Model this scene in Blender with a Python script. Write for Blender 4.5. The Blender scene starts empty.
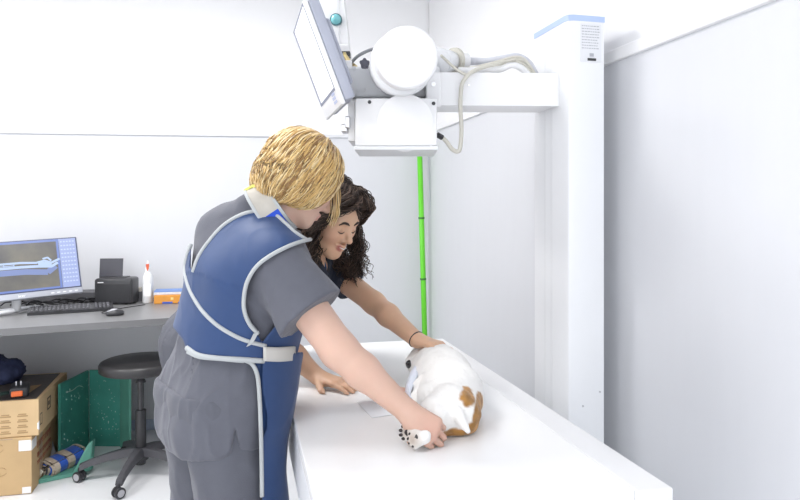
import bpy, bmesh, math, random
import numpy as np
from mathutils import Vector, Matrix, Euler
random.seed(7); RNG = np.random.default_rng(7)
SC = bpy.context.scene; COL = SC.collection
PI = math.pi
# ------------------------------------------------------------------ camera model (pixels of the 800x500 frame <-> world)
FPX, CXP, HZ, CAMZ, YAW = 650.0, 400.0, 207.0, 1.35, math.atan(160/650)
cY, sY = math.cos(YAW), math.sin(YAW)
FW = Vector((sY, cY, 0)); RT = Vector((cY, -sY, 0)); UP = Vector((0, 0, 1))
def P(px, py, d):                                   # point at camera depth d
    return RT*((px-CXP)/FPX*d) + FW*d + UP*(CAMZ+(HZ-py)/FPX*d)
def PZ(px, py, z): return P(px, py, (z-CAMZ)*FPX/(HZ-py))
def PY(px, py, y):
    r = P(px, py, 1.0); return P(px, py, y/r.y)
cam = bpy.data.cameras.new('camera'); camo = bpy.data.objects.new('camera', cam); COL.objects.link(camo)
camo.location = (0, 0, CAMZ); camo.rotation_euler = (PI/2, 0, -YAW)
cam.sensor_width = 36; cam.lens = 36*FPX/800; cam.shift_y = -(250-HZ)/800; cam.clip_start = .05
SC.camera = camo
# ------------------------------------------------------------------ materials
MATS = {}
def mat(name, col, rough=.5, metal=0, noise=0, nscale=8, bump=0, bscale=60, spec=.5, sheen=0, sss=0, emis=0, attr=None, alpha=1, trans=0, stretch=None, coat=0):
    if name in MATS: return MATS[name]
    m = bpy.data.materials.new(name); m.use_nodes = True; MATS[name] = m
    nt = m.node_tree; b = nt.nodes['Principled BSDF']; L = nt.links.new
    b.inputs['Base Color'].default_value = (*col, 1); b.inputs['Roughness'].default_value = rough
    b.inputs['Metallic'].default_value = metal; b.inputs['Specular IOR Level'].default_value = spec
    b.inputs['Sheen Weight'].default_value = sheen; b.inputs['Coat Weight'].default_value = coat
    b.inputs['Alpha'].default_value = alpha; b.inputs['Transmission Weight'].default_value = trans
    if sss:
        b.inputs['Subsurface Weight'].default_value = sss; b.inputs['Subsurface Radius'].default_value = (1, .35, .2); b.inputs['Subsurface Scale'].default_value = .012
    if emis:
        b.inputs['Emission Color'].default_value = (*col, 1); b.inputs['Emission Strength'].default_value = emis
    tc = nt.nodes.new('ShaderNodeTexCoord'); src = tc.outputs['Object']
    if stretch:
        mp = nt.nodes.new('ShaderNodeMapping'); mp.inputs['Scale'].default_value = stretch; L(src, mp.inputs[0]); src = mp.outputs[0]
    cs = None
    if attr:
        a = nt.nodes.new('ShaderNodeAttribute'); a.attribute_name = attr; cs = a.outputs['Color']
        L(cs, b.inputs['Base Color'])
    if noise:
        n = nt.nodes.new('ShaderNodeTexNoise'); n.inputs['Scale'].default_value = nscale; n.inputs['Detail'].default_value = 5; L(src, n.inputs[0])
        mx = nt.nodes.new('ShaderNodeMix'); mx.data_type = 'RGBA'; mx.blend_type = 'MULTIPLY'; mx.inputs[0].default_value = 1
        r = nt.nodes.new('ShaderNodeMapRange'); r.inputs[1].default_value = .3; r.inputs[2].default_value = .7; r.inputs[3].default_value = 1-noise; r.inputs[4].default_value = 1+noise*.35
        L(n.outputs[0], r.inputs[0]); L(r.outputs[0], mx.inputs[7])
        if cs: L(cs, mx.inputs[6])
        else: mx.inputs[6].default_value = (*col, 1)
        L(mx.outputs[2], b.inputs['Base Color'])
    if bump:
        n2 = nt.nodes.new('ShaderNodeTexNoise'); n2.inputs['Scale'].default_value = bscale; n2.inputs['Detail'].default_value = 4; L(src, n2.inputs[0])
        bp = nt.nodes.new('ShaderNodeBump'); bp.inputs['Strength'].default_value = bump; bp.inputs['Distance'].default_value = .01
        L(n2.outputs[0], bp.inputs['Height']); L(bp.outputs[0], b.inputs['Normal'])
    return m
def lin(r, g, b): return tuple(((v/255)/12.92 if v/255 <= .04045 else ((v/255+.055)/1.055)**2.4) for v in (r, g, b))
WHITE = mat('white_enamel', (.86, .86, .87), .35, noise=.02, nscale=5)
WHITE2 = mat('white_plastic', (.80, .81, .83), .4, noise=.03, nscale=9)
GREYPL = mat('grey_plastic', (.36, .37, .43), .45, noise=.05)
BLACK = mat('black_plastic', (.03, .03, .034), .42, noise=.15, nscale=20)
BLACKS = mat('black_satin', (.045, .045, .05), .35, noise=.12, nscale=30)
STEEL = mat('steel', (.62, .62, .64), .28, metal=1)
# ------------------------------------------------------------------ helpers
def tag(o, label=None, cat=None, group=None, kind=None):
    if label: o['label'] = label
    if cat: o['category'] = cat
    if group: o['group'] = group
    if kind: o['kind'] = kind
    return o
def thing(name, label, cat, loc=(0, 0, 0), group=None):
    o = bpy.data.objects.new(name, None); COL.objects.link(o); o.location = loc; o.empty_display_size = .1
    bpy.context.view_layer.update()
    return tag(o, label, cat, group)
def link(name, me, m, parent=None, smooth=False):
    if m is not None:
        for mm in (m if isinstance(m, (list, tuple)) else [m]): me.materials.append(mm)
    if smooth: me.polygons.foreach_set('use_smooth', [True]*len(me.polygons))
    o = bpy.data.objects.new(name, me); COL.objects.link(o)
    if parent is not None:
        o.parent = parent
        o.matrix_parent_inverse = WM(parent).inverted()
    return o
def WM(o):
    m = o.matrix_basis.copy()
    if o.parent is not None: m = WM(o.parent) @ o.matrix_parent_inverse @ m
    return m
def obj(name, bm, m, parent=None, smooth=False, angle=None):
    me = bpy.data.meshes.new(name); bmesh.ops.recalc_face_normals(bm, faces=bm.faces[:]); bm.to_mesh(me); bm.free()
    o = link(name, me, m, parent, smooth or angle is not None)
    if angle is not None: me.set_sharp_from_angle(angle=math.radians(angle))
    return o
def B(): return bmesh.new()
def basis(ax, ay, az, o=(0, 0, 0)):
    M = Matrix.Identity(4)
    for i, a in enumerate((ax, ay, az)):
        for j in range(3): M[j][i] = a[j]
    for j in range(3): M[j][3] = o[j]
    return M
def box(bm, lo, hi, M=None, bev=0, seg=2, mi=0):
    lo, hi = Vector(lo), Vector(hi)
    T = Matrix.Translation((lo+hi)/2) @ Matrix.Diagonal((*(hi-lo), 1))
    t = bmesh.new(); bmesh.ops.create_cube(t, size=1, matrix=T)
    if bev: bmesh.ops.bevel(t, geom=t.edges[:], offset=bev, segments=seg, profile=.5, affect='EDGES')
    if M is not None: bmesh.ops.transform(t, matrix=M, verts=t.verts[:])
    merge(bm, t, mi)
def merge(bm, t, mi=0):
    for f in t.faces: f.material_index = mi
    me = bpy.data.meshes.new('tmp'); t.to_mesh(me); t.free(); bm.from_mesh(me); bpy.data.meshes.remove(me)
def cyl(bm, a, b, r0, r1=None, seg=24, bev=0, mi=0, capseg=2):
    a, b = Vector(a), Vector(b); r1 = r0 if r1 is None else r1
    z = (b-a); h = z.length; z.normalize()
    x = z.orthogonal().normalized(); y = z.cross(x)
    t = bmesh.new(); bmesh.ops.create_cone(t, cap_ends=True, segments=seg, radius1=r0, radius2=r1, depth=h, matrix=basis(x, y, z, (a+b)/2))
    if bev:
        es = [e for e in t.edges if any(len(f.verts) > 4 for f in e.link_faces)]
        bmesh.ops.bevel(t, geom=es, offset=bev, segments=capseg, profile=.5, affect='EDGES')
    merge(bm, t, mi)
def sph(bm, c, r, M=None, u=20, v=12, mi=0):
    if isinstance(r, (int, float)): r = (r, r, r)
    t = bmesh.new(); bmesh.ops.create_uvsphere(t, u_segments=u, v_segments=v, radius=1, matrix=Matrix.Translation(c) @ (M or Matrix.Identity(4)) @ Matrix.Diagonal((*r, 1)))
    merge(bm, t, mi)
def prism(bm, pts, dz, mi=0):                      # polygon of 3D points extruded by vector dz
    t = bmesh.new(); vs = [t.verts.new(p) for p in pts]; f = t.faces.new(vs)
    r = bmesh.ops.extrude_face_region(t, geom=[f]); bmesh.ops.translate(t, vec=Vector(dz), verts=[g for g in r['geom'] if isinstance(g, bmesh.types.BMVert)])
    merge(bm, t, mi)
def spline(pts, n=8):
    pts = [Vector(p) for p in pts]; out = []
    if len(pts) < 3: return pts
    q = [pts[0]*2-pts[1]] + pts + [pts[-1]*2-pts[-2]]
    for i in range(1, len(q)-2):
        for k in range(n):
            t = k/n; p0, p1, p2, p3 = q[i-1:i+3]
            out.append(.5*((2*p1)+(p2-p0)*t+(2*p0-5*p1+4*p2-p3)*t*t+(3*p1-p0-3*p2+p3)*t**3))
    out.append(pts[-1]); return out
def tube(bm, pts, r, seg=8, flat=None, mi=0, closed=False):
    pts = [Vector(p) for p in pts]; n = len(pts); rs = r if isinstance(r, (list, tuple)) else [r]*n
    prev = None; rings = []
    for i, p in enumerate(pts):
        if closed: t = pts[(i+1) % n]-pts[i-1]
        else: t = pts[min(i+1, n-1)]-pts[max(i-1, 0)]
        t.normalize()
        if prev is None: x = t.orthogonal().normalized()
        else: x = (prev-t*prev.dot(t)).normalized()
        prev = x; y = t.cross(x); rr = rs[i]
        rings.append([bm.verts.new(p+(x*math.cos(2*PI*k/seg)+y*math.sin(2*PI*k/seg))*rr) for k in range(seg)])
    for i in range(n if closed else n-1):
        A, C = rings[i], rings[(i+1) % n]
        for k in range(seg): bm.faces.new((A[k], A[(k+1) % seg], C[(k+1) % seg], C[k])).material_index = mi
    if not closed:
        bm.faces.new(rings[0][::-1]).material_index = mi; bm.faces.new(rings[-1]).material_index = mi
def lathe(bm, prof, c=(0, 0, 0), seg=28, M=None, mi=0):
    t = bmesh.new(); rings = []
    for (r, z) in prof:
        rings.append([t.verts.new((r*math.cos(2*PI*k/seg), r*math.sin(2*PI*k/seg), z)) for k in range(seg)])
    for A, C in zip(rings, rings[1:]):
        for k in range(seg): t.faces.new((A[k], A[(k+1) % seg], C[(k+1) % seg], C[k]))
    t.faces.new(rings[0][::-1]); t.faces.new(rings[-1])
    bmesh.ops.transform(t, matrix=Matrix.Translation(c) @ (M or Matrix.Identity(4)), verts=t.verts[:]); merge(bm, t, mi)
def text(name, body, size, M, m, parent=None, ext=.0004, align='LEFT'):
    cu = bpy.data.curves.new(name, 'FONT'); cu.body = body; cu.size = size; cu.extrude = ext; cu.align_x = align
    t = bpy.data.objects.new(name, cu); COL.objects.link(t)
    dg = bpy.context.evaluated_depsgraph_get(); me = bpy.data.meshes.new_from_object(t.evaluated_get(dg)); bpy.data.objects.remove(t)
    me.transform(M); me.materials.clear(); me.name = name
    return link(name, me, m, parent)
def strip_pts(bm, pts, width_vec, th_vec, mi=0):    # ribbon with thickness along pts
    n = len(pts); R = []
    for i, p in enumerate(pts):
        w = width_vec[i] if isinstance(width_vec, list) else width_vec; t = th_vec[i] if isinstance(th_vec, list) else th_vec
        p, w, t = Vector(p), Vector(w), Vector(t)
        R.append([bm.verts.new(q) for q in (p-w-t, p+w-t, p+w+t, p-w+t)])
    for a, c in zip(R, R[1:]):
        for k in range(4): bm.faces.new((a[k], a[(k+1) % 4], c[(k+1) % 4], c[k])).material_index = mi
    bm.faces.new(R[0][::-1]).material_index = mi; bm.faces.new(R[-1]).material_index = mi
# ------------------------------------------------------------------ room
EXPO, WORLD, PANELW = 0.28, 1.75, 9
WXR = 1.165
def wall_y(x): return 4.0 + .3*(1.165-x)/2.565
TRZ = 1.79
UPW = mat('upper_wall_paint', (.90, .90, .91), .6, noise=.012, nscale=1.5, bump=.02, bscale=200)
PANEL = mat('wall_panel_laminate', (.70, .71, .742), .55, noise=.01, nscale=3, stretch=(6, 6, 1), bump=.02, bscale=60)
CAP = mat('trim_paint', (.72, .73, .76), .4)
FLOORM = mat('white_vinyl_floor', (.80, .81, .83), .22, noise=.03, nscale=2, bump=.01)
def quadbox(name, pts, dz, m, kind='structure'):
    bm = B(); prism(bm, pts, dz); return tag(obj(name, bm, m), kind=kind)
XL, YF, CZ = -3.2, -1.7, 2.75
quadbox('floor', [(XL, YF, -.1), (WXR+.1, YF, -.1), (WXR+.1, 4.8, -.1), (XL, 4.8, -.1)], (0, 0, .1), FLOORM)
quadbox('ceiling', [(XL, YF, CZ), (WXR+.1, YF, CZ), (WXR+.1, 4.8, CZ), (XL, 4.8, CZ)], (0, 0, .1), UPW)
xl = XL
bm = B()
prism(bm, [(xl, wall_y(xl), 0), (WXR+.1, wall_y(WXR+.1), 0), (WXR+.1, 4.8, 0), (xl, 4.8, 0)], (0, 0, TRZ), 0)
prism(bm, [(xl, wall_y(xl)+.012, TRZ), (WXR+.1, wall_y(WXR+.1)+.012, TRZ), (WXR+.1, 4.8, TRZ), (xl, 4.8, TRZ)], (0, 0, CZ-TRZ), 1)
tag(obj('wall_back', bm, [PANEL, UPW]), kind='structure')
bm = B()
box(bm, (WXR, YF, 0), (WXR+.1, 4.0, 1.83)); box(bm, (WXR+.012, YF, 1.83), (WXR+.1, 4.0, CZ), mi=1)
tag(obj('wall_right', bm, [PANEL, UPW]), kind='structure')
bm = B(); box(bm, (XL-.1, YF, 0), (XL, 4.8, CZ)); tag(obj('light_block_wall_left', bm, UPW), kind='structure')  # unseen wall, added to block world light from the left side
def wallbar(name, z0, z1, th, m):
    d = Vector((-2.565, .3, 0)).normalized()
    bm = B(); prism(bm, [(xl, wall_y(xl)-th, z0), (WXR-.002, wall_y(WXR)-th, z0), (WXR-.002, wall_y(WXR)+.01, z0), (xl, wall_y(xl)+.01, z0)], (0, 0, z1-z0))
    return tag(obj(name, bm, m), kind='structure')
wallbar('trim_1', TRZ-.004, TRZ+.014, .012, CAP)
bm = B(); box(bm, (WXR-.014, YF, 1.812), (WXR+.02, 3.985, 1.852), bev=.004); tag(obj('trim_2', bm, WHITE), kind='structure')
BASEM = mat('baseboard_blue_grey', (.55, .62, .76), .3, noise=.03)
wallbar('baseboard_back', 0, .06, .010, BASEM)
bm = B(); box(bm, (WXR-.01, YF, 0), (WXR+.02, 3.98, .06)); tag(obj('baseboard_right', bm, BASEM), kind='structure')
# ceiling light panels added out of view to brighten the room
LPAN = mat('added_panel_diffuser', (1, 1, 1), .5, emis=2.2)
lights = [(-2.2, .4), (-2.0, 2.7), (-1.1, .6), (-.5, 2.6)]
names = ['over the camera side of the room on the left', 'above the desk side of the room on the left', 'above the near end of the x-ray table', 'above the far end of the x-ray table']
for (x, y), nm in zip(lights, names):
    t = thing('added_ceiling_light', 'square white LED ceiling panel '+nm, 'ceiling light', (x, y, CZ), 'ceiling light panels')
    bm = B()
    for a, b in (((-.31, -.31), (.31, -.28)), ((-.31, .28), (.31, .31)), ((-.31, -.28), (-.28, .28)), ((.28, -.28), (.31, .28))):
        box(bm, (x+a[0], y+a[1], CZ-.015), (x+b[0], y+b[1], CZ+.002))
    obj('frame', bm, WHITE, t)
    bm = B(); box(bm, (x-.28, y-.28, CZ-.012), (x+.28, y+.28, CZ-.004)); obj('diffuser', bm, LPAN, t)
    la = bpy.data.lights.new('added_panel_glow', 'AREA'); la.shape = 'SQUARE'; la.size = .56; la.energy = PANELW*(2.6 if y > 2 else 1); la.color = (1, .985, .97)
    lo = bpy.data.objects.new('added_panel_glow', la); COL.objects.link(lo); lo.location = (x, y, CZ-.02); lo.parent = t; lo.matrix_parent_inverse = WM(t).inverted()
w = bpy.data.worlds.new('room_fill'); SC.world = w; w.use_nodes = True  # added even white fill, enters through the missing wall behind the camera
w.node_tree.nodes['Background'].inputs[0].default_value = (.93, .96, 1, 1); w.node_tree.nodes['Background'].inputs[1].default_value = WORLD
SC.view_settings.view_transform = 'Standard'; SC.view_settings.look = 'None'; SC.view_settings.gamma = 1; SC.view_settings.exposure = EXPO
# ------------------------------------------------------------------ x-ray table
TZ = .78
t = thing('xray_table', 'long white flat x-ray table the dog is held down on', 'table', (.46, 1.9, 0))
TX0, TX1, TY0, TY1 = .140, .856, 1.15, 2.70
bm = B(); box(bm, (TX0, TY0+.01, TZ-.03), (TX1-.082, TY1-.01, TZ), bev=.003); obj('tabletop', bm, mat('tabletop_laminate', (.93, .93, .93), .25, noise=.01), t)
RAILM = mat('rail_aluminium_paint', (.84, .85, .87), .35)
bm = B(); box(bm, (TX0+.002, TY0+.03, TZ-.16), (TX0+.025, TY1-.02, TZ-.0305), bev=.004); obj('side_rail', bm, RAILM, t)
bm = B(); box(bm, (TX1-.082, TY0, TZ-.05), (TX1, TY1, TZ-.001), bev=.004); obj('side_rail', bm, WHITE, t)
bm = B(); box(bm, (TX0+.03, TY0+.05, TZ-.12), (TX1-.03, TY1-.03, TZ-.031), bev=.004); obj('under_frame', bm, WHITE2, t)
bm = B(); box(bm, (.78, TY0+.002, TZ-.09), (.81, TY0+.048, TZ-.05), bev=.003); obj('blue_end_cap', bm, mat('blue_plastic', (.10, .2, .62), .4), t)
bm = B(); box(bm, (.66, TY0+.012, TZ-.075), (.75, TY0+.048, TZ-.052), bev=.003); obj('handle_slot', bm, BLACK, t)
bm = B(); box(bm, (.28, 1.5, 0.02), (.68, 2.45, TZ-.121), bev=.02); obj('pedestal', bm, WHITE2, t)
bm = B(); box(bm, (.24, 1.45, 0), (.72, 2.5, .05), bev=.01); obj('base', bm, GREYPL, t)
# sheet of paper on the table
bm = B(); a = [PZ(357, 402, TZ+.001), PZ(372, 418, TZ+.001), PZ(403, 413, TZ+.001), PZ(388, 398, TZ+.001)]; prism(bm, a, (0, 0, .0008))
tag(obj('paper_sheet', bm, mat('paper', (.86, .87, .9), .6)), 'thin white paper sheet lying on the x-ray table by the forearm', 'paper')
# ------------------------------------------------------------------ x-ray machine
mach = thing('xray_machine', 'white x-ray machine with floor column, side arm and tube head over the table', 'x-ray machine', (1.03, 1.92, 0))
bm = B()
prof = [(.97, 2.03), (.97, 1.822), (.975, 1.806), (.99, 1.80), (1.092, 1.80), (1.092, 2.03)]
prism(bm, [(x, y, 0) for x, y in prof], (0, 0, 1.92)); obj('column', bm, mat('column_enamel', (.83, .84, .86), .35, noise=.02, nscale=2), mach, angle=40)
bm = B(); prism(bm, [(x+(-.002 if x < 1 else .002), y+(-.002 if y < 2 else .002), 1.92) for x, y in prof], (0, 0, .017)); obj('column_cap', bm, mat('pale_blue_trim', (.45, .56, .90), .4), mach, angle=40)
bm = B(); box(bm, (.945, 1.76, 0), (1.12, 2.07, .04), bev=.01); obj('column_foot', bm, WHITE2, mach)
bm = B(); box(bm, (.9695, 1.90, .5), (.972, 1.915, 1.9)); box(bm, (.9695, 1.95, .5), (.972, 1.96, 1.9)); obj('guide_slot', bm, WHITE2, mach)
# rating label on the column's front
bm = B(); box(bm, (1.012, 1.7985, 1.795), (1.082, 1.8, 1.912)); lab = obj('rating_label', bm, mat('label_grey', (.76, .77, .80), .5), mach); lab['label'] = 'small printed rating label'
Mf = lambda x, z, y=1.7983: basis((1, 0, 0), (0, 0, 1), (0, -1, 0), (x, y, z))
ink = mat('grey_ink', (.42, .43, .47), .6)
rl = random.Random(4)
for k in range(9):
    bm = B(); x = 1.016
    while x < 1.070:
        w_ = rl.uniform(.003, .009); box(bm, (x, 1.7980, 1.904-k*.0085), (min(x+w_, 1.078), 1.7986, 1.9065-k*.0085)); x += w_+.0022
    obj('label_line', bm, ink, lab)
bm = B(); box(bm, (1.035, 1.7975, 1.799), (1.064, 1.7987, 1.807)); obj('label_bar', bm, BLACK, lab)
bm = B(); box(bm, (1.042, 1.7978, 1.812), (1.056, 1.7986, 1.822)); obj('label_emblem', bm, ink, lab)
for (x, z) in ((1.078, .78), (1.02, .74)):
    bm = B(); cyl(bm, (x, 1.7975, z), (x, 1.80, z), .003, seg=10); obj('screw', bm, STEEL, mach)
# horizontal arm
U = lambda px, py, d: P(px, py, d)
zt, zb = 1.769, 1.666
bm = B()
aL, aR = P(427, 73, 2.02), Vector((.9695, 1.857, 0))
aR2 = Vector((.9695, 2.0, 0)); aL2 = P(427, 73, 2.17)
prism(bm, [(aL.x, aL.y, zb), (aR.x, aR.y, zb), (aR.x, aR2.y, zb), (aL.x+.03, aL2.y, zb)], (0, 0, zt-zb)); arm = obj('arm', bm, WHITE, mach)
HM = basis(RT, FW, UP)          # head frame: x right, y depth, z up
def hb(bm, px0, py0, px1, py1, d0, d1, bev=.004, mi=0):      # box whose front face spans these pixels at depth d0
    a, b = P(px0, py0, d0), P(px1, py1, d0)
    x0, x1 = (px0-CXP)/FPX*d0, (px1-CXP)/FPX*d0
    box(bm, (x0, d0, b.z), (x1, d1, a.z), M=HM, bev=bev, mi=mi)
def HP(px, py, d): return P(px, py, d)
bm = B(); hb(bm, 426, 72, 441, 107, 2.0, 2.1); obj('arm_bracket', bm, WHITE, mach)
for (px, py, r) in ((433.5, 84, .0075), (469, 85, .0045)):
    bm = B(); cyl(bm, P(px, py, 1.995 if px < 440 else 2.018), P(px, py, 2.06), r, seg=16); obj('bolt', bm, STEEL, mach)
bm = B(); hb(bm, 355, 98, 437, 146, 1.93, 2.17, .006); coll = obj('collimator', bm, WHITE, mach, angle=40)
bm = B(); hb(bm, 348, 100, 355, 141, 1.98, 2.15, .003); obj('side_cheek', bm, WHITE2, coll)
bm = B(); hb(bm, 354, 146, 438, 150, 1.925, 2.175, .003); obj('lower_plate', bm, WHITE2, coll)
bm = B(); hb(bm, 341, 124, 347.5, 132, 1.97, 2.03, .003); hb(bm, 345, 116, 350, 128, 1.96, 2.0, .003); obj('latch', bm, STEEL, coll)
for (px, py) in ((369.5, 102), (433.6, 103.4)):
    bm = B(); cyl(bm, P(px, py, 1.927), P(px, py, 1.935), .0055, seg=14); obj('screw', bm, BLACK, coll)
bm = B(); cyl(bm, P(405, 123, 1.9285), P(405, 123, 1.932), .085, seg=40, bev=.001); cyl(bm, P(431, 146, 1.922), P(431, 146, 1.93), .004, seg=12); obj('face_ring', bm, WHITE, coll)
# neck + housing body behind the drum
bm = B(); hb(bm, 343, 66, 440, 97, 2.04, 2.22, .008); body_ = obj('tube_mount', bm, WHITE2, mach)
bm = B(); cyl(bm, P(401.5, 64, 1.83), P(399, 67, 2.12), .089, .098, seg=56, bev=.006, capseg=2); drum = obj('tube_housing', bm, mat('drum_enamel', (.78, .79, .81), .35), mach, angle=50)
bm = B(); cyl(bm, P(407.5, 57.5, 1.72), P(404, 60.5, 1.86), .0825, .087, seg=56, bev=.012, capseg=4); obj('housing_cap', bm, WHITE, drum, angle=50)
bm = B(); cyl(bm, P(402, 63.5, 1.822), P(402, 63.7, 1.84), .087, .092, seg=56, bev=.004); obj('seam_ring', bm, WHITE2, drum, angle=50)
bm = B(); cyl(bm, P(407, 85, 1.815), P(413, 83, 1.815), .004, seg=8); obj('serial_plate', bm, GREYPL, drum)
# star knob, bolts
bm = B(); c = P(364.5, 63, 1.98)
for k in range(5):
    a = 2*PI*k/5+.3; cyl(bm, c+(RT*math.cos(a)+UP*math.sin(a))*.0105, c+(RT*math.cos(a)+UP*math.sin(a))*.0105+FW*.02, .0055, seg=10, bev=.001)
cyl(bm, c, c+FW*.03, .012, seg=16); obj('star_knob', bm, mat('knob_slate', (.09, .09, .12), .4), mach)
for (px, py) in ((357, 90), (363.5, 89.5), (354, 68)):
    bm = B(); cyl(bm, P(px, py, 2.034), P(px, py, 2.05), .006, seg=12, bev=.001); obj('bolt', bm, WHITE2, mach)
# upright housing with teal knob
bm = B(); hb(bm, 318, -34, 340, 44, 2.28, 2.42, .01); hb(bm, 318, 44, 349, 53, 2.26, 2.42, .004)
prism(bm, [P(340, -34, 2.29), P(348, 38, 2.29), P(348, 46, 2.29), P(330, 46, 2.29), P(330, -34, 2.29)], FW*.12)
up = obj('upright_housing', bm, WHITE, mach)
bm = B(); c = P(336, 19.5, 2.275); sph(bm, c, .0185); k_ = obj('teal_button', bm, mat('teal_glass', (.18, .52, .56), .15, coat=.5), up, smooth=True)
bm = B(); cyl(bm, c+FW*-.004, c+FW*.012, .0215, seg=28, bev=.002); obj('bezel', bm, mat('dark_teal', (.04, .14, .17), .3), up, angle=40)
bm = B(); hb(bm, 338, 52, 342, 60, 2.27, 2.3, .002); obj('hinge_pin', bm, BLACK, mach)
bm = B(); hb(bm, 343, 52, 346, 64, 2.2, 2.24, .002); tube(bm, [P(345, 55, 2.2), P(350, 62, 2.18), P(356, 67, 2.12)], .006); obj('hinge', bm, mat('brass', (.60, .48, .24), .35, metal=.8), mach)
bm = B(); hb(bm, 340.5, 51, 350, 56, 2.24, 2.28, .002); obj('hinge_block', bm, BLACK, mach)
bm = B(); hb(bm, 343, 60, 352, 100, 2.12, 2.2, .004); obj('screen_bracket', bm, WHITE, mach)
bm = B()
for k in range(7):
    q = [P(342+random.uniform(-2, 2), 88+k*1.5, 1.98+k*.01), P(345+random.uniform(-3, 2), 93+k, 1.99), P(350+random.uniform(-3, 3), 96+random.uniform(-3, 5), 2.02), P(354, 94+k*.6, 2.05)]
    tube(bm, spline(q, 5), .0028, 6)
obj('cable_bundle', bm, BLACK, mach)
bm = B(); tube(bm, spline([P(350, 64, 2.15), P(358, 56, 2.12), P(370, 50, 2.12), P(381, 48, 2.1)], 6), .0055, 8); obj('head_cable', bm, mat('cable_grey', (.22, .23, .25), .5), mach, smooth=True)
# tilted control screen: width runs along the room depth
sA, sB = P(302.5, 0.5, 1.84), P(341.5, 104.5, 1.84)     # near edge top / bottom
e1 = (sB-sA); Ls = e1.length; e1.normalize(); ed = Vector((0, 1, 0)); en = e1.cross(ed).normalized()
if en.x > 0: en = -en
Ms = basis(ed, e1*-1, en, sA)   # local x depth, y up along screen, z out of the face
W_ = .345
bm = B(); box(bm, (0, -Ls, -.014), (W_, 0, 0), M=Ms, bev=.004); scr = obj('control_screen', bm, WHITE, mach, angle=40); scr['label'] = 'tilted white touch control screen'
bm = B(); box(bm, (-.004, -Ls+.008, -.046), (W_-.01, -.002, -.0145), M=Ms, bev=.006); box(bm, (.02, -Ls+.05, -.062), (W_-.03, -.06, -.044), M=Ms, bev=.01); obj('screen_back', bm, mat('screen_back_grey', (.40, .42, .50), .45, noise=.06, nscale=14), scr, angle=40)
bm = B(); box(bm, (.012, -Ls+.046, .0002), (W_-.012, -.004, .0012), M=Ms); obj('screen_frame', bm, mat('frame_slate', (.16, .18, .26), .4), scr)
bm = B(); box(bm, (.016, -Ls+.054, .0005), (W_-.046, -.012, .002), M=Ms); obj('display', bm, mat('display_glow', (.93, .94, .97), .25, emis=.25), scr)
bm = B()
for a in range(3):
    for b_ in range(3): box(bm, (.04+a*.018, -Ls+.014+b_*.012, .0003), (.052+a*.018, -Ls+.022+b_*.012, .0022), M=Ms, bev=.0005)
obj('keypad', bm, mat('key_blue_grey', (.50, .55, .74), .5), scr)
bm = B()
cyl(bm, Ms @ Vector((.17, -Ls*.62, -.06)), P(348, 80, 2.14), .022, seg=20); obj('screen_arm', bm, WHITE2, scr)
# hoses and cables on the arm
CREAM = mat('cream_cable', (.62, .60, .53), .5, noise=.05)
bm = B(); cyl(bm, P(438, 62, 2.06), P(452, 61, 2.14), .045, .032, seg=28, bev=.003); conn = obj('connector', bm, WHITE2, mach, angle=40)
bm = B(); cyl(bm, P(453.5, 61, 2.135), P(456, 61, 2.142), .043, seg=28); obj('flange_ring', bm, CREAM, conn, angle=40)
bm = B(); cyl(bm, P(456, 61, 2.142), P(467, 61, 2.16), .026, seg=24, bev=.002); obj('sleeve', bm, WHITE, conn, angle=40)
bm = B(); tube(bm, spline([P(466, 61, 2.16), P(476, 61.5, 2.17), P(487, 61.5, 2.15), P(503, 59, 2.13), P(517, 57, 2.12), P(528, 63, 2.11), P(535, 74.5, 2.1)], 8), .0125, 12); obj('thick_hose', bm, mat('hose_grey', (.60, .61, .66), .4), mach, smooth=True)
for k, off in enumerate(((0, 0), (1.5, 2.5), (-1, 4.5), (-4, 8))):
    bm = B(); ox, oy = off
    tube(bm, spline([P(458, 68+oy*.3, 2.09), P(470, 68+oy*.3, 2.09), P(485, 65+oy*.5, 2.08), P(500, 61+oy, 2.07), P(515+ox, 57+oy, 2.07), P(525+ox, 60+oy, 2.08), P(535+ox-oy*.4, 74.5, 2.09)], 8), .0048 if k < 3 else .011, 8)
    obj('arm_cable', bm, CREAM if k < 3 else WHITE, mach, smooth=True)
bm = B()
pts = [P(441, 55.5, 2.0), P(448, 62, 2.02), P(456, 69, 2.01), P(463, 73.5, 2.0), P(468, 74.5, 2.0), P(475, 69.5, 2.01), P(487, 66, 2.04), P(500, 62.5, 2.05), P(516, 59, 2.06)]
tube(bm, spline(pts, 8), .0045, 8); obj('looped_cable', bm, CREAM, mach, smooth=True)
bm = B()
tube(bm, spline([P(500, 63, 2.05), P(484, 67, 2.03), P(472, 72, 2.0), P(464, 80, 1.995), P(461, 90, 1.995), P(460.5, 110, 1.995), P(461.5, 130, 1.995), P(460, 148, 1.99), P(457, 151.5, 1.99), P(452, 149, 1.99), P(446, 141, 1.99), P(440.5, 136, 1.98)], 8), .0066, 10); obj('hanging_cable', bm, CREAM, mach, smooth=True)
bm = B(); cyl(bm, P(442, 137.5, 1.985), P(437.5, 134.8, 1.975), .0085, seg=14); obj('cable_plug', bm, BLACK, mach)
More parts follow.
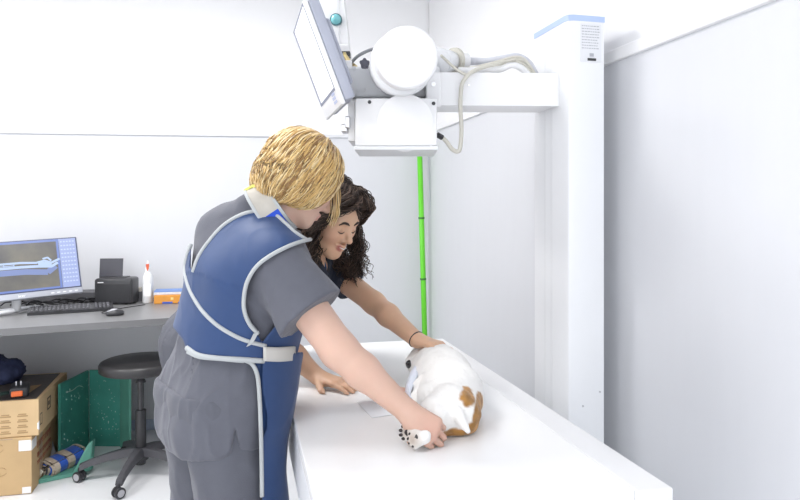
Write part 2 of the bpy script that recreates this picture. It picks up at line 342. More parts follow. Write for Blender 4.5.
# ------------------------------------------------------------------ green pole in the corner
t = thing('green_pole', 'thin bright green pole standing upright in the room corner', 'pole', (1.105, 3.9, 0))
p0, p1 = PY(419.5, 148, 3.9), PY(425, 345, 3.9); dirp = (p1-p0).normalized(); foot = p0+dirp*((p0.z-.0)/-dirp.z)
bm = B(); tube(bm, [foot, p0], .0165, 12); obj('rod', bm, mat('bright_green', (.16, .72, .04), .4), t, smooth=True)
for py in (218, 279):
    bm = B(); c = PY(419.5+(py-148)*.0279, py, 3.9); cyl(bm, c-dirp*.006, c+dirp*.006, .0195, seg=14); obj('band', bm, mat('dark_green', (.05, .22, .03), .5), t)
bm = B(); cyl(bm, p0, p0-dirp*.04, .021, seg=14); obj('end_cap', bm, mat('pale_green', (.45, .7, .35), .4), t)
bm = B(); q0 = PY(428, 150, 3.93); q1 = PY(438, 345, 3.93); tube(bm, spline([q0, (q0+q1)/2+Vector((-.004, 0, 0)), q1, Vector((q1.x+.004, 3.93, .004))], 8), .0026, 6)
tag(obj('wall_cable', bm, mat('pale_grey_cable', (.58, .60, .66), .5), smooth=True), 'thin pale grey cable hanging down beside the green pole', 'cable')
# ------------------------------------------------------------------ desk and what stands on it
DZ = .80
DESKM = mat('desk_grey_laminate', (.235, .235, .24), .35, noise=.04, nscale=6)
def dfy(x): return 3.276+.176*(x+1.051)
t = thing('desk', 'long grey laminate desk along the back wall', 'desk', (-1, 3.7, 0))
bm = B(); xr, xl2 = .0, -2.0
prism(bm, [(xl2, dfy(xl2), DZ-.032), (xr, dfy(xr), DZ-.032), (xr, wall_y(xr)-.006, DZ-.032), (xl2, wall_y(xl2)-.006, DZ-.032)], (0, 0, .032)); dt = obj('desktop', bm, DESKM, t)
bm = B(); prism(bm, [(xl2, dfy(xl2)-.003, DZ-.032), (xr, dfy(xr)-.003, DZ-.032), (xr, dfy(xr)-.0002, DZ-.032), (xl2, dfy(xl2)-.0002, DZ-.032)], (0, 0, .0325)); obj('edge_band', bm, mat('edge_grey', (.17, .17, .175), .4), dt)
for x in (xr-.05, xl2+.02):
    bm = B(); box(bm, (x, dfy(x)+.12, 0), (x+.03, wall_y(x)-.03, DZ-.0325), bev=.002); obj('side_support', bm, DESKM, t)
bm = B(); prism(bm, [(-1.9, wall_y(-1.9)-.045, DZ+.0005), (-.79, wall_y(-.79)-.16, DZ+.0005), (-.52, wall_y(-.52)-.16, DZ+.0005), (-.52, wall_y(-.52)-.008, DZ+.0005), (-1.9, wall_y(-1.9)-.008, DZ+.0005)], (0, 0, .055))
tag(obj('cable_duct', bm, mat('dark_grey_plastic', (.10, .10, .11), .5)), 'low dark grey cable box along the back of the desk', 'cable box')
# monitor: rotated flat panel
t = thing('computer_monitor', 'silver-framed desktop monitor showing a radiograph of an animal leg', 'monitor', (-1.18, 3.86, DZ))
mb = PZ(84.5, 300, DZ+.062+.0); 
dR = P(77, 237, 3.46); dB = P(84, 293.5, 3.46)
# near-planar panel leaning back and turned; corners: right top, right bottom, and left direction
rt_t, rt_b = P(76.5, 236.5, 3.55), P(83, 292, 3.47)
lf_dir = (P(0, 239, 3.345)-rt_t).normalized()
up_dir = (rt_t-rt_b); MH = up_dir.length; up_dir.normalize()
lf_dir = (lf_dir-up_dir*lf_dir.dot(up_dir)).normalized(); fr = lf_dir.cross(up_dir)
if fr.y > 0: fr = -fr
MW = .60
Mm = basis(-lf_dir, up_dir, fr, rt_b+lf_dir*MW)     # x to the right, y up, z to the viewer
SILV = mat('monitor_silver', (.50, .52, .58), .35, metal=.3)
bm = B(); box(bm, (0, 0, -.03), (MW, MH, 0), M=Mm, bev=.004); obj('casing', bm, SILV, t, angle=40)
bm = B(); box(bm, (.003, .030, .0002), (MW-.003, MH-.003, .0012), M=Mm); obj('inner_bezel', bm, mat('bezel_navy', (.05, .06, .12), .3), t)
scm = mat('radiograph_background', (.03, .03, .03), .3, emis=0)
m = scm; nt = m.node_tree; b = nt.nodes['Principled BSDF']; tc = nt.nodes.new('ShaderNodeTexCoord'); n = nt.nodes.new('ShaderNodeTexNoise'); n.inputs['Scale'].default_value = 9; n.inputs['Detail'].default_value = 8
r = nt.nodes.new('ShaderNodeValToRGB'); r.color_ramp.elements[0].position = .3; r.color_ramp.elements[0].color = (.16, .16, .17, 1); r.color_ramp.elements[1].position = .75; r.color_ramp.elements[1].color = (.38, .35, .27, 1)
nt.links.new(tc.outputs['Object'], n.inputs[0]); nt.links.new(n.outputs[0], r.inputs[0]); nt.links.new(r.outputs[0], b.inputs['Emission Color']); b.inputs['Emission Strength'].default_value = .42
x0s, x1s, y0s, y1s = .008, MW-.009, .036, MH-.008
bm = B(); box(bm, (x0s, y0s, .0012), (x1s, y1s, .0016), M=Mm); dsp = obj('display', bm, scm, t); dsp['label'] = 'lit screen with a grey radiograph'
def glow(name, c):
    m = mat(name, (.03, .03, .03), .3); b = m.node_tree.nodes['Principled BSDF']; b.inputs['Emission Color'].default_value = (*c, 1); b.inputs['Emission Strength'].default_value = 1; return m
GLB = glow('screen_blue', (.12, .19, .50)); GLW = glow('screen_white', (.50, .58, .80)); GLP = glow('screen_pale_blue', (.30, .37, .66))
def sq(name, rects, m, z, par=dsp):
    bm = B()
    for a in rects: box(bm, (a[0], a[1], z), (a[2], a[3], z+.0003), M=Mm)
    return obj(name, bm, m, par)
px = .082
sq('tool_panel', [(x1s-px, y0s, x1s, y1s)], GLP, .0016)
sq('title_bar', [(x0s, y1s-.012, x1s-px, y1s)], GLB, .0016)
sq('panel_edge', [(x1s-px-.013, y0s, x1s-px-.002, y1s-.012), (x0s, y0s, x1s-px-.014, y0s+.01)], GLB, .0016)
rows = []
for r_ in range(11):
    for c_ in range(5): rows.append((x1s-px+.007+c_*.0145, y1s-.02-r_*.022, x1s-px+.016+c_*.0145, y1s-.013-r_*.022))
sq('tool_icons', rows, GLW, .002)
bm = B()
def pl(pts, w, z): # bright bone strokes drawn on the display
    for (a, b2) in zip(pts, pts[1:]):
        a3, b3 = Vector((a[0], a[1], z)), Vector((b2[0], b2[1], z)); d = (b3-a3).normalized(); nn = Vector((-d.y, d.x, 0))*w/2
        f = bm.faces.new([bm.verts.new(Mm @ v) for v in (a3-nn-d*.001, b3-nn+d*.001, b3+nn+d*.001, a3+nn-d*.001)])
cy0 = MH*.565; X1 = x1s-px-.014
pl([(x0s, cy0-.032), (X1-.15, cy0-.038), (X1-.05, cy0-.05), (X1-.012, cy0-.02)], .030, .00185)
soft = obj('leg_tissue', bm, glow('tissue_blue', (.16, .22, .46)), dsp)
bm = B()
pl([(x0s, cy0+.012), (X1-.17, cy0+.012), (X1-.1, cy0+.006), (X1-.06, cy0+.014), (X1-.03, cy0+.0), (X1+.01, cy0+.018)], .011, .0021)
pl([(x0s, cy0-.012), (X1-.17, cy0-.011), (X1-.09, cy0-.014), (X1-.03, cy0-.02), (X1, cy0-.002)], .014, .0021)
pl([(X1-.09, cy0-.004), (X1-.03, cy0-.004)], .022, .0021)
pl([(X1-.068, cy0+.025), (X1-.045, cy0+.03), (X1-.03, cy0+.012)], .009, .0021)
for xx in (.20, .245, .29): pl([(X1-xx, cy0-.016), (X1-xx, cy0+.016)], .003, .0021)
pl([(x0s, cy0), (X1-.2, cy0)], .004, .0021)
obj('leg_bones', bm, glow('bone_glow', (.42, .54, .80)), dsp)
text('maker_name', 'acer', .020, Mm @ Matrix.Translation((MW*.50, .009, .0008)), mat('logo_white', (.9, .9, .92), .4), t)
bm = B()
for k in range(5): box(bm, (MW-.15+k*.028, .010, .0), (MW-.135+k*.028, .016, .0012), M=Mm, bev=.0004)
obj('menu_buttons', bm, GLW if False else WHITE2, t)
bc = Mm @ Vector((MW*.47, .05, -.03))
bm = B(); tube(bm, [bc, Vector((bc.x+.01, bc.y+.03, DZ+.12)), Vector((bc.x+.01, bc.y+.02, DZ+.016))], .022, 12); obj('neck', bm, WHITE2, t, smooth=True)
fc = Vector((bc.x+.01, bc.y+.02, DZ))
for ang in (188, 232, 75):
    a = math.radians(ang); bm = B(); tube(bm, spline([fc+Vector((0, 0, .02)), fc+Vector((math.cos(a)*.1, math.sin(a)*.1, .016)), fc+Vector((math.cos(a)*.2, math.sin(a)*.2, .0075))], 4), [.014, .013, .012, .011, .010, .009, .008, .0075, .007], 8); obj('foot', bm, WHITE2, t, smooth=True)
# keyboard
kA, kB = PZ(27, 316, DZ), PZ(113.5, 310.5, DZ); kx = (kB-kA); KW = kx.length; kx.normalize(); ky = Vector((-kx.y, kx.x, 0))
Mk = basis(kx, ky, UP, kA)
t = thing('computer_keyboard', 'black desktop keyboard in front of the monitor', 'keyboard', kA)
bm = B(); prism(bm, [Mk @ Vector(v) for v in ((0, 0, .001), (0, 0, .016), (0, .15, .026), (0, .15, .001))], kx*KW); obj('case', bm, BLACK, t)
kg = mat('keycap', (.075, .075, .085), .5)
for r_ in range(6):
    bm = B(); n_ = 19
    for c_ in range(n_):
        if c_ in (14,): continue
        x = .012+c_*(KW-.024)/n_; y = .012+r_*.022; z = .0165+y/.15*.0098
        box(bm, (x, y, z-.004), (x+(KW-.024)/n_-.0035, y+.018, z+.005), M=Mk, bev=.0012, seg=1)
        if (c_*7+r_*3) % 2 == 0: box(bm, (x+.004, y+.007, z+.0051), (x+.010, y+.012, z+.0054), M=Mk, mi=1)
    obj('key_row', bm, [kg, mat('key_legend', (.55, .55, .58), .5)], t)
bm = B(); tube(bm, spline([Mk @ Vector((.25, .15, .02)), Mk @ Vector((.28, .2, .006)), Mk @ Vector((.42, .24, .005)), Mk @ Vector((.36, .3, .005))], 6), .003, 6); obj('cord', bm, BLACK, t)
# mouse
mc = PZ(115, 315.5, DZ); t = thing('computer_mouse', 'small silver and black computer mouse right of the keyboard', 'mouse', mc)
bm = B(); Rm = Matrix.Rotation(math.radians(20), 4, 'Z')
sph(bm, mc+Vector((0, 0, .012)), (.045, .029, .0215), M=Rm, u=24, v=14)
for v in bm.verts: v.co.z = max(v.co.z, DZ+.001)
obj('shell', bm, BLACKS, t, smooth=True)
bm = B(); sph(bm, mc+Vector((-.006, -.002, .0165)), (.034, .022, .019), M=Rm, u=20, v=12)
for v in bm.verts: v.co.z = max(v.co.z, DZ+.016)
obj('top_cover', bm, mat('mouse_silver', (.62, .63, .66), .25, metal=.4), t, smooth=True)
bm = B(); cyl(bm, mc+Vector((-.022, -.014, .028)), mc+Vector((-.026, -.005, .028)), .007, seg=12); obj('scroll_wheel', bm, BLACK, t)
bm = B(); tube(bm, spline([mc+Vector((-.04, .01, .008)), mc+Vector((-.08, .10, .004)), mc+Vector((-.02, .2, .004)), mc+Vector((.1, .33, .004))], 6), .0022, 6); obj('cord', bm, BLACK, t)
# label printer
pA, pB = PZ(95.5, 303.5, DZ+.004), PZ(134, 303.0, DZ+.004); kx = (pB-pA); PW = kx.length; kx.normalize(); ky = Vector((-kx.y, kx.x, 0)); Mp = basis(kx, ky, UP, Vector((pA.x, pA.y-.04, DZ)))
t = thing('label_printer', 'black desktop photo printer with its rear paper tray raised', 'printer', (pA.x+PW/2, pA.y+.02, DZ))
bm = B(); box(bm, (0, 0, .004), (PW-.004, .13, .148), M=Mp, bev=.014, seg=4); obj('body', bm, BLACKS, t, angle=40)
bm = B(); box(bm, (.012, -.002, .012), (PW-.017, .003, .118), M=Mp, bev=.002); obj('front_panel', bm, BLACK, t)
bm = B(); box(bm, (.02, .03, .145), (PW-.05, .115, .152), M=Mp, bev=.002); obj('top_lid', bm, BLACK, t)
bm = B(); prism(bm, [Mp @ Vector(v) for v in ((-.004, .09, .14), (PW-.087, .09, .14), (PW-.092, .12, .252), (-.01, .12, .252))], ky*.006)
tr = obj('paper_tray', bm, mat('tray_slate', (.055, .055, .07), .5), t)
for (a, c) in ((0.0, .02), (PW-.09, PW-.07)): pass
for x in (.02, PW-.04): 
    bm = B(); cyl(bm, Mp @ Vector((x, .02, 0.0005)), Mp @ Vector((x, .02, .006)), .008, seg=12); obj('rubber_foot', bm, BLACK, t)
bm = B(); box(bm, (.02, -.0026, .124), (.052, -.0018, .129), M=Mp); obj('maker_mark', bm, mat('logo_white', (.9, .9, .92), .4), t)
# small beige pack
c = PZ(138, 301, DZ); bm = B(); box(bm, (c.x-.018, c.y, DZ+.001), (c.x+.018, c.y+.04, DZ+.078), bev=.003)
t = obj('tissue_pack', bm, mat('beige_card', (.62, .58, .52), .7, noise=.2, nscale=40)); tag(t, 'small beige carton between the printer and the spray bottle', 'carton')
# spray bottle
c = PZ(147.5, 303, DZ); c.y += .01; t = thing('dispenser_bottle', 'tall white squeeze bottle with a red tipped spout', 'bottle', (c.x, c.y, DZ))
bm = B(); lathe(bm, [(.025, .001), (.029, .006), (.029, .12), (.027, .15), (.018, .172), (.013, .18)], (c.x, c.y, DZ)); obj('bottle_body', bm, mat('translucent_white', (.86, .87, .88), .3), t, angle=50)
bm = B(); lathe(bm, [(.0145, .178), (.0145, .2), (.010, .206), (.006, .215), (.005, .235), (.0035, .243)], (c.x, c.y, DZ)); obj('cap', bm, WHITE, t, angle=40)
bm = B(); prism(bm, [(c.x-.009, c.y-.0165, DZ+.222), (c.x+.008, c.y-.0165, DZ+.224), (c.x+.007, c.y-.0165, DZ+.196), (c.x, c.y-.0165, DZ+.182), (c.x-.006, c.y-.0165, DZ+.2)], (0, .012, 0)); obj('trigger', bm, mat('red_orange', (.72, .12, .04), .4), t)
bm = B(); box(bm, (c.x-.02, c.y-.0296, DZ+.04), (c.x+.02, c.y-.027, DZ+.11), bev=.001); obj('bottle_label', bm, mat('label_white', (.92, .92, .93), .5), t)
# orange box with a blue-edged folder on top
oA = PZ(155, 303, DZ); t = thing('orange_box', 'orange carton lying on the desk behind the blonde person', 'box', (oA.x+.1, oA.y, DZ))
OR = mat('orange_card', (.78, .33, .05), .5, noise=.1, nscale=30)
bm = B(); box(bm, (oA.x, oA.y-.05, DZ+.001), (oA.x+.21, oA.y+.06, DZ+.048), bev=.003); ob = obj('carton', bm, OR, t)
bm = B(); box(bm, (oA.x+.045, oA.y-.0515, DZ+.002), (oA.x+.10, oA.y-.050, DZ+.012)); obj('blue_print', bm, mat('print_blue', (.08, .14, .55), .5), t)
bm = B(); box(bm, (oA.x+.13, oA.y-.0515, DZ+.002), (oA.x+.16, oA.y-.050, DZ+.010)); obj('blue_print', bm, mat('print_blue', (.08, .14, .55), .5), t)
bm = B(); box(bm, (oA.x+.09, oA.y-.0515, DZ+.022), (oA.x+.105, oA.y-.050, DZ+.036)); obj('price_sticker', bm, mat('sticker_yellow', (.85, .68, .3), .5), t)
bm = B(); box(bm, (oA.x-.004, oA.y-.03, DZ+.049), (oA.x+.22, oA.y+.09, DZ+.064), bev=.002)
box(bm, (oA.x-.003, oA.y-.029, DZ+.0642), (oA.x+.215, oA.y+.085, DZ+.07), mi=1)
t = obj('document_folder', bm, [mat('pale_paper', (.74, .76, .82), .6, noise=.15, nscale=60), mat('print_blue2', (.16, .28, .62), .5)]); tag(t, 'white paper pad with a blue cover on top of the orange carton', 'paper pad')
# cables heap behind the keyboard
bm = B()
rr = random.Random(3)
for k in range(12):
    x = -1.28+k*.045; y = 4.02+rr.uniform(-.04, .05)
    tube(bm, spline([(x, y, DZ+.006), (x+.05, y-.05, DZ+.022+rr.uniform(0, .02)), (x+.1, y+.02, DZ+.012), (x+.17, y-.02, DZ+.006)], 5), .0048, 6)
tag(obj('cable_heap', bm, BLACK, smooth=True), 'tangle of black cables on the desk below the monitor', 'cables', kind='stuff')
# ------------------------------------------------------------------ stool
sc = PZ(134, 457, .045); sc = Vector((-.488, 3.51, 0))
t = thing('rolling_stool', 'round black padded stool on a five-legged wheeled base', 'stool', sc)
bm = B(); prof = [(.02, .525), (.15, .523), (.188, .527), (.196, .533), (.197, .562), (.191, .572), (.178, .578), (.08, .581), (.003, .581)]
Mt = Matrix.Identity(4)
lathe(bm, prof, sc, seg=48); obj('seat', bm, mat('black_vinyl', (.035, .034, .036), .38, noise=.12, nscale=25, bump=.05), t, smooth=True)
bm = B(); cyl(bm, sc+Vector((0, 0, .505)), sc+Vector((0, 0, .522)), .07, .09, seg=24); obj('seat_plate', bm, BLACK, t)
bm = B(); cyl(bm, sc+Vector((0, 0, .27)), sc+Vector((0, 0, .51)), .0145, seg=18); cyl(bm, sc+Vector((0, 0, .462)), sc+Vector((0, 0, .478)), .026, .020, seg=18, bev=.003); obj('piston', bm, BLACKS, t, angle=40)
bm = B(); cyl(bm, sc+Vector((0, 0, .10)), sc+Vector((0, 0, .325)), .026, seg=22, bev=.003); obj('column_sleeve', bm, BLACK, t, angle=40)
bm = B(); cyl(bm, sc+Vector((0, 0, .075)), sc+Vector((0, 0, .135)), .04, .034, seg=24, bev=.004); cyl(bm, sc+Vector((0, 0, .05)), sc+Vector((0, 0, .085)), .024, seg=18); obj('hub', bm, BLACK, t, angle=40)
GPL = mat('stool_grey_plastic', (.075, .075, .085), .5, noise=.1)
for k in range(5):
    a = math.radians(186+72*k); d = Vector((math.cos(a), math.sin(a), 0)); s_ = Vector((-d.y, d.x, 0))
    bm = B(); pts = [(.02, .118, .03, .02), (.08, .116, .024, .02), (.15, .106, .02, .018), (.23, .088, .018, .015), (.28, .07, .018, .015)]
    R_ = []
    for (r0, z, wd, hh) in pts:
        c = sc+d*r0+Vector((0, 0, z)); R_.append([bm.verts.new(c+s_*wd*q+UP*hh*v) for q, v in ((-1, -1), (1, -1), (.75, 1), (-.75, 1))])
    for A, C in zip(R_, R_[1:]):
        for q in range(4): bm.faces.new((A[q], A[(q+1) % 4], C[(q+1) % 4], C[q]))
    bm.faces.new(R_[0][::-1]); bm.faces.new(R_[-1]); bmesh.ops.bevel(bm, geom=bm.edges[:], offset=.003, segments=2, affect='EDGES')
    lg = obj('leg', bm, GPL, t, angle=50)
    wc = sc+d*.28+Vector((0, 0, .027)); wd_ = Vector((math.cos(a+.9), math.sin(a+.9), 0))
    bm = B(); cyl(bm, wc+UP*.01, wc+UP*.04, .008, seg=10)
    cyl(bm, wc-wd_*.008, wc+wd_*.008, .022, seg=16, bev=.002); cs = obj('caster', bm, BLACK, lg, angle=40)
    for sg in (-1, 1):
        bm = B(); cyl(bm, wc+wd_*sg*.009, wc+wd_*sg*.021, .026, seg=22, bev=.003); cyl(bm, wc+wd_*sg*.019, wc+wd_*sg*.0225, .017, seg=20, mi=1); obj('caster_wheel', bm, [BLACK, mat('caster_grey', (.42, .42, .45), .4)], lg, angle=40)
# ------------------------------------------------------------------ cardboard boxes
CARD = mat('cardboard', (.56, .385, .20), .75, noise=.10, nscale=7, bump=.05, bscale=90)
CARDL = mat('cardboard_light', (.66, .47, .26), .75, noise=.08, nscale=9)
TAPE = mat('brown_tape', (.42, .30, .19), .3)
INKB = mat('black_print', (.06, .05, .05), .7); INKF = mat('faint_print', (.42, .27, .13), .7); INKR = mat('red_print', (.38, .10, .06), .7)
WLAB = mat('white_label', (.82, .82, .82), .6)
# lower box
x1, y0, y1 = -.952, 3.385, 3.90; x0 = -1.62
t = thing('cardboard_box', 'large plain cardboard box on the floor, under the other box', 'cardboard box', ((x0+x1)/2, (y0+y1)/2, 0), 'cardboard boxes left of the green boards')
bm = B(); box(bm, (x0, y0, .002), (x1, y1, .268), bev=.003); obj('carton', bm, CARD, t)
bm = B(); box(bm, (x0, y0-.0008, .262), (x1-.08, y0, .2675)); box(bm, (x1-.001, y0+.12, .002), (x1+.0006, y0+.17, .267)); obj('tape', bm, TAPE, t)
bm = B(); box(bm, (x1-.055, y0-.0015, .205), (x1-.003, y0-.0002, .255)); box(bm, (x1-.001, y0+.0, .205), (x1+.0012, y0+.07, .25)); obj('corner_label', bm, WLAB, t)
bm = B(); box(bm, (x1-.04, y0-.0015, .006), (x1-.003, y0-.0002, .035)); obj('corner_label', bm, WLAB, t)
def pr(name, body, size, x, z, m, par, yy=None): return text(name, body, size, basis((1, 0, 0), (0, 0, 1), (0, -1, 0), (x, (yy if yy is not None else y0)-.0008, z)), m, par)
bm = B()
for (cx, cz, r_) in ((-1.085, .115, .028), (-1.10, .10, .018), (-1.10, .225, .03)):
    tube(bm, [Vector((cx+r_*math.cos(a), y0-.001, cz+r_*.7*math.sin(a))) for a in np.linspace(.5, 5.9, 14)], .0014, 4)
obj('handling_mark', bm, INKF, t)
def side(name, body, size, y, z, m, par, X, rot=0):
    return text(name, body, size, basis((0, 1, 0), (0, 0, 1), (1, 0, 0), (X+.0008, y, z)) @ Matrix.Rotation(rot, 4, 'Z'), m, par)
for zz, hh in ((.185, .03), (.14, .022), (.105, .018)):
    bm = B(); yy = 3.47
    while yy < 3.70:
        w_ = rl.uniform(.006, .016); box(bm, (x1-.001, yy, zz), (x1+.0008, yy+w_*.45, zz+hh)); box(bm, (x1-.001, yy, zz+rl.choice((0, .5, .8))*hh), (x1+.0008, yy+w_, zz+rl.choice((.9, 1))*hh)); yy += w_+.006
    obj('side_print', bm, INKR, t)
# upper box
x1u, y0u, y1u = -.925, 3.395, 3.915; z0u, z1u = .2695, .44
t = thing('cardboard_box', 'cardboard box with a dark top and printed side, stacked on the other box', 'cardboard box', ((x0+x1u)/2, (y0u+y1u)/2, z0u), 'cardboard boxes left of the green boards')
bm = B(); box(bm, (x0+.03, y0u, z0u), (x1u, y1u, z1u), bev=.003); obj('carton', bm, CARDL, t)
bm = B(); prism(bm, [(x0+.04, y0u+.012, z1u+.0002), (x1u-.014, y0u+.012, z1u+.0002), (x1u-.03, y1u-.02, z1u+.0002), (x0+.04, y1u-.02, z1u+.0002)], (0, 0, .0015)); obj('dark_top', bm, mat('dark_print_card', (.095, .08, .075), .6, noise=.25, nscale=6), t)
bm = B(); prism(bm, [(-1.06, y0u+.10, z1u+.0018), (-1.0, y0u+.12, z1u+.0018), (-.985, y0u+.27, z1u+.0018), (-1.05, y0u+.25, z1u+.0018)], (0, 0, .001)); obj('torn_patch', bm, mat('torn_card', (.36, .24, .13), .8), t)
bm = B()
for r_ in range(4):
    for k in range(8):
        xx = -1.52+k*.072; zz = .285+r_*.026
        box(bm, (xx, y0u-.001, zz), (xx+.045, y0u-.0002, zz+.006)); box(bm, (xx+.004, y0u-.001, zz+.009), (xx+.038, y0u-.0002, zz+.014))
obj('printed_text_rows', bm, INKF, t)
bm = B(); X = x1u+.0008
yy, zz = y0u+.14, .345
for (a, b2, c2, d2) in ((0, 0, .06, .006), (0, .054, .06, .06), (0, 0, .007, .06), (.053, 0, .06, .06), (.02, .02, .04, .04)): box(bm, (x1u, yy+a, zz+b2), (X, yy+c2, zz+d2))
obj('square_symbol', bm, INKB, t)
bm = B(); yy = y0u+.02
for (a, b2, c2, d2) in ((0, 0, .035, .004), (0, .05, .035, .054), (0, 0, .004, .054), (.031, 0, .035, .054)): box(bm, (x1u, yy+a, .31+b2), (X, yy+c2, .31+d2))
obj('up_mark', bm, INKB, t)
bm = B(); box(bm, (x1u-.006, y0u-.0012, .30), (x1u-.0, y0u, .33)); box(bm, (x1u-.001, y0u, .296), (X, y0u+.012, .335)); obj('corner_sticker', bm, WLAB, t)
# orange-ended tool / charger and navy cloth bag on it
c = PZ(17, 391, z1u+.03); t = thing('charger_block', 'black charger block with an orange end and two metal prongs on the upper box', 'charger', (c.x, c.y, z1u+.002))
Mc = Matrix.Translation((c.x, c.y+.02, z1u+.003)) @ Matrix.Rotation(math.radians(12), 4, 'Z')
bm = B(); box(bm, (-.035, -.05, 0), (.045, .07, .05), M=Mc, bev=.010, seg=3); obj('housing', bm, BLACK, t, angle=40)
bm = B(); box(bm, (-.026, -.056, .008), (.022, -.046, .034), M=Mc, bev=.004); obj('orange_end', bm, mat('orange_plastic', (.85, .16, .03), .35), t)
bm = B(); box(bm, (-.012, .0, .05), (-.007, .004, .068), M=Mc); box(bm, (.008, .0, .05), (.013, .004, .068), M=Mc); obj('prong', bm, STEEL, t)
bm = B(); tube(bm, spline([Mc @ Vector((-.03, 0, .02)), Mc @ Vector((-.08, -.06, .03)), Mc @ Vector((-.13, -.02, .012)), Mc @ Vector((-.09, .05, .01))], 6), .009, 8); obj('cord', bm, mat('dark_green_cord', (.02, .045, .04), .5), t, smooth=True)
# ------------------------------------------------------------------ green positioning boards
GB = mat('green_painted_board', (.045, .25, .20), .42, noise=.22, nscale=7, bump=.05, bscale=50)
GBL = mat('green_foam_edge', (.12, .36, .28), .55, noise=.15, nscale=9)
CHIP = mat('worn_chips', (.40, .55, .50), .7)
t = thing('positioning_trough', 'scratched green U-shaped positioning trough standing on its end by the wall', 'positioning trough', (-.74, 3.85, 0))
def panel(name, a, b2, h0, h1, th, par, m=GB, base=0.0):          # upright board from floor point a to b2
    a, b2 = Vector(a), Vector(b2); d = (b2-a).normalized(); n_ = Vector((-d.y, d.x, 0))*th
    bm = B(); prism(bm, [a+UP*base, b2+UP*base, b2+UP*h1, a+UP*h0], n_); bmesh.ops.bevel(bm, geom=bm.edges[:], offset=.003, segments=2, affect='EDGES'); return obj(name, bm, m, par)
A_ = PY(60.5, 400, 3.66); B_ = PY(89, 400, 3.98); C_ = PY(122, 400, 3.93); D_ = PY(131.5, 400, 3.78)
A_.z = B_.z = C_.z = D_.z = 0
p_l = panel('side_board', A_, B_, .44, .43, .014, t)
p_b = panel('back_board', B_, C_, .43, .43, .014, t)
p_r = panel('side_board', D_, C_, .42, .42, .012, t, GBL)
bm = B(); rr = random.Random(5)
n1 = (B_-A_).normalized()
nn = Vector((n1.y, -n1.x, 0))
for k in range(46):
    u = rr.uniform(.03, .97); z = rr.uniform(.05, .40); s_ = rr.uniform(.0012, .0035)
    c = A_.lerp(B_, u)+nn*.0006+UP*z
    sph(bm, c, (s_, s_*.8, s_*rr.uniform(.5, 2)), u=6, v=4)
for k in range(60):
    u = rr.uniform(.03, .97); z = rr.uniform(.05, .40); s_ = rr.uniform(.001, .0028)
    c = B_.lerp(C_, u)+Vector((0, -.0006, 0))+UP*z
    sph(bm, c, (s_, s_*.6, s_*rr.uniform(.5, 2)), u=6, v=4)
tube(bm, spline([A_.lerp(B_, .18)+nn*.001+UP*.38, A_.lerp(B_, .4)+nn*.001+UP*.372, A_.lerp(B_, .6)+nn*.001+UP*.376, A_.lerp(B_, .75)+nn*.001+UP*.36], 5), .0018, 5)
o_ = obj('paint_chips', bm, CHIP, t)
# small cradle lying in front
t = thing('positioning_wedge', 'small pale green wedge block on the floor by the rolled collar', 'wedge block', (-.78, 3.62, 0))
w0, w1, w2 = PZ(38, 478, 0), PZ(84, 472, 0), PZ(93, 440, 0)
bm = B(); prism(bm, [PZ(38, 484, 0.002), PZ(84, 474, 0.002), PZ(93, 464, 0.002), PZ(60, 466, 0.002)], (0, 0, .018)); obj('base', bm, GBL, t)
a = PZ(72, 474, .021); b2 = PZ(90, 471, .021); c = a.lerp(b2, 1.0); 
bm = B(); prism(bm, [a, b2, b2+UP*.155+RT*.012, a.lerp(b2, .86)+UP*.135], FW*.035); bmesh.ops.bevel(bm, geom=bm.edges[:], offset=.003, segments=2, affect='EDGES'); obj('wedge', bm, GBL, t)
# rolled thyroid collar: blue and beige straps
t = thing('rolled_collar', 'rolled blue and beige padded collar leaning by the cardboard boxes', 'padded collar', (-.87, 3.5, 0))
BLUEF = mat('royal_blue_fabric', (.02, .10, .52), .6, noise=.1, sheen=.3)
BEIGE = mat('beige_webbing', (.52, .44, .35), .8, noise=.12, nscale=40, bump=.1, bscale=300)
def rib(name, pts, wv, th, m, par):
    pts = spline(pts, 6); bm = B(); n = len(pts); wv = Vector(wv).normalized(); W = []; T = []
    for i in range(n):
        tg = (pts[min(i+1, n-1)]-pts[max(i-1, 0)]).normalized(); T.append(tg.cross(wv).normalized()*th/2)
    W = [wv*name[1]/2]*n
    strip_pts(bm, pts, W, T); return obj(name[0], bm, m, par, smooth=False)
q = lambda px, py, d=3.28: P(px, py, d)
ax = (q(66, 455, 3.36)-q(48, 478, 3.22))
for k, (r_, m_) in enumerate(((.060, BEIGE), (.053, BLUEF), (.044, BEIGE), (.036, mat('dark_lining', (.05, .05, .06), .7)), (.022, BEIGE))):
    c0 = q(43, 473, 3.24); c1 = q(77, 455, 3.42)
    axn = (c1-c0).normalized(); xx = axn.orthogonal().normalized(); yy = axn.cross(xx); bm = B()
    nseg = 28; th = .005
    for j in range(nseg):
        a0, a1 = 2*PI*j/nseg*.93, 2*PI*(j+1)/nseg*.93
        for (ra, rb) in ((r_, r_-th),):
            def pp(a, rad, e): return (c0 if e == 0 else c1)+axn*(-.003*k if e == 0 else -.004*k*0+.004*(4-k)*0)+(xx*math.cos(a)*1.25+yy*math.sin(a)*.8)*rad*(1+.12*math.sin(3*a+k)+.05*math.sin(5*a))
            v = [bm.verts.new(pp(a, rad, e)) for e in (0, 1) for a in (a0, a1) for rad in (ra, rb)]
            for f in ((0, 1, 3, 2), (4, 6, 7, 5), (0, 2, 6, 4), (1, 5, 7, 3)): bm.faces.new([v[i] for i in f])
    bmesh.ops.remove_doubles(bm, verts=bm.verts[:], dist=.0002)
    obj('padded_layer' if k < 4 else 'inner_layer', bm, m_, t, smooth=True)
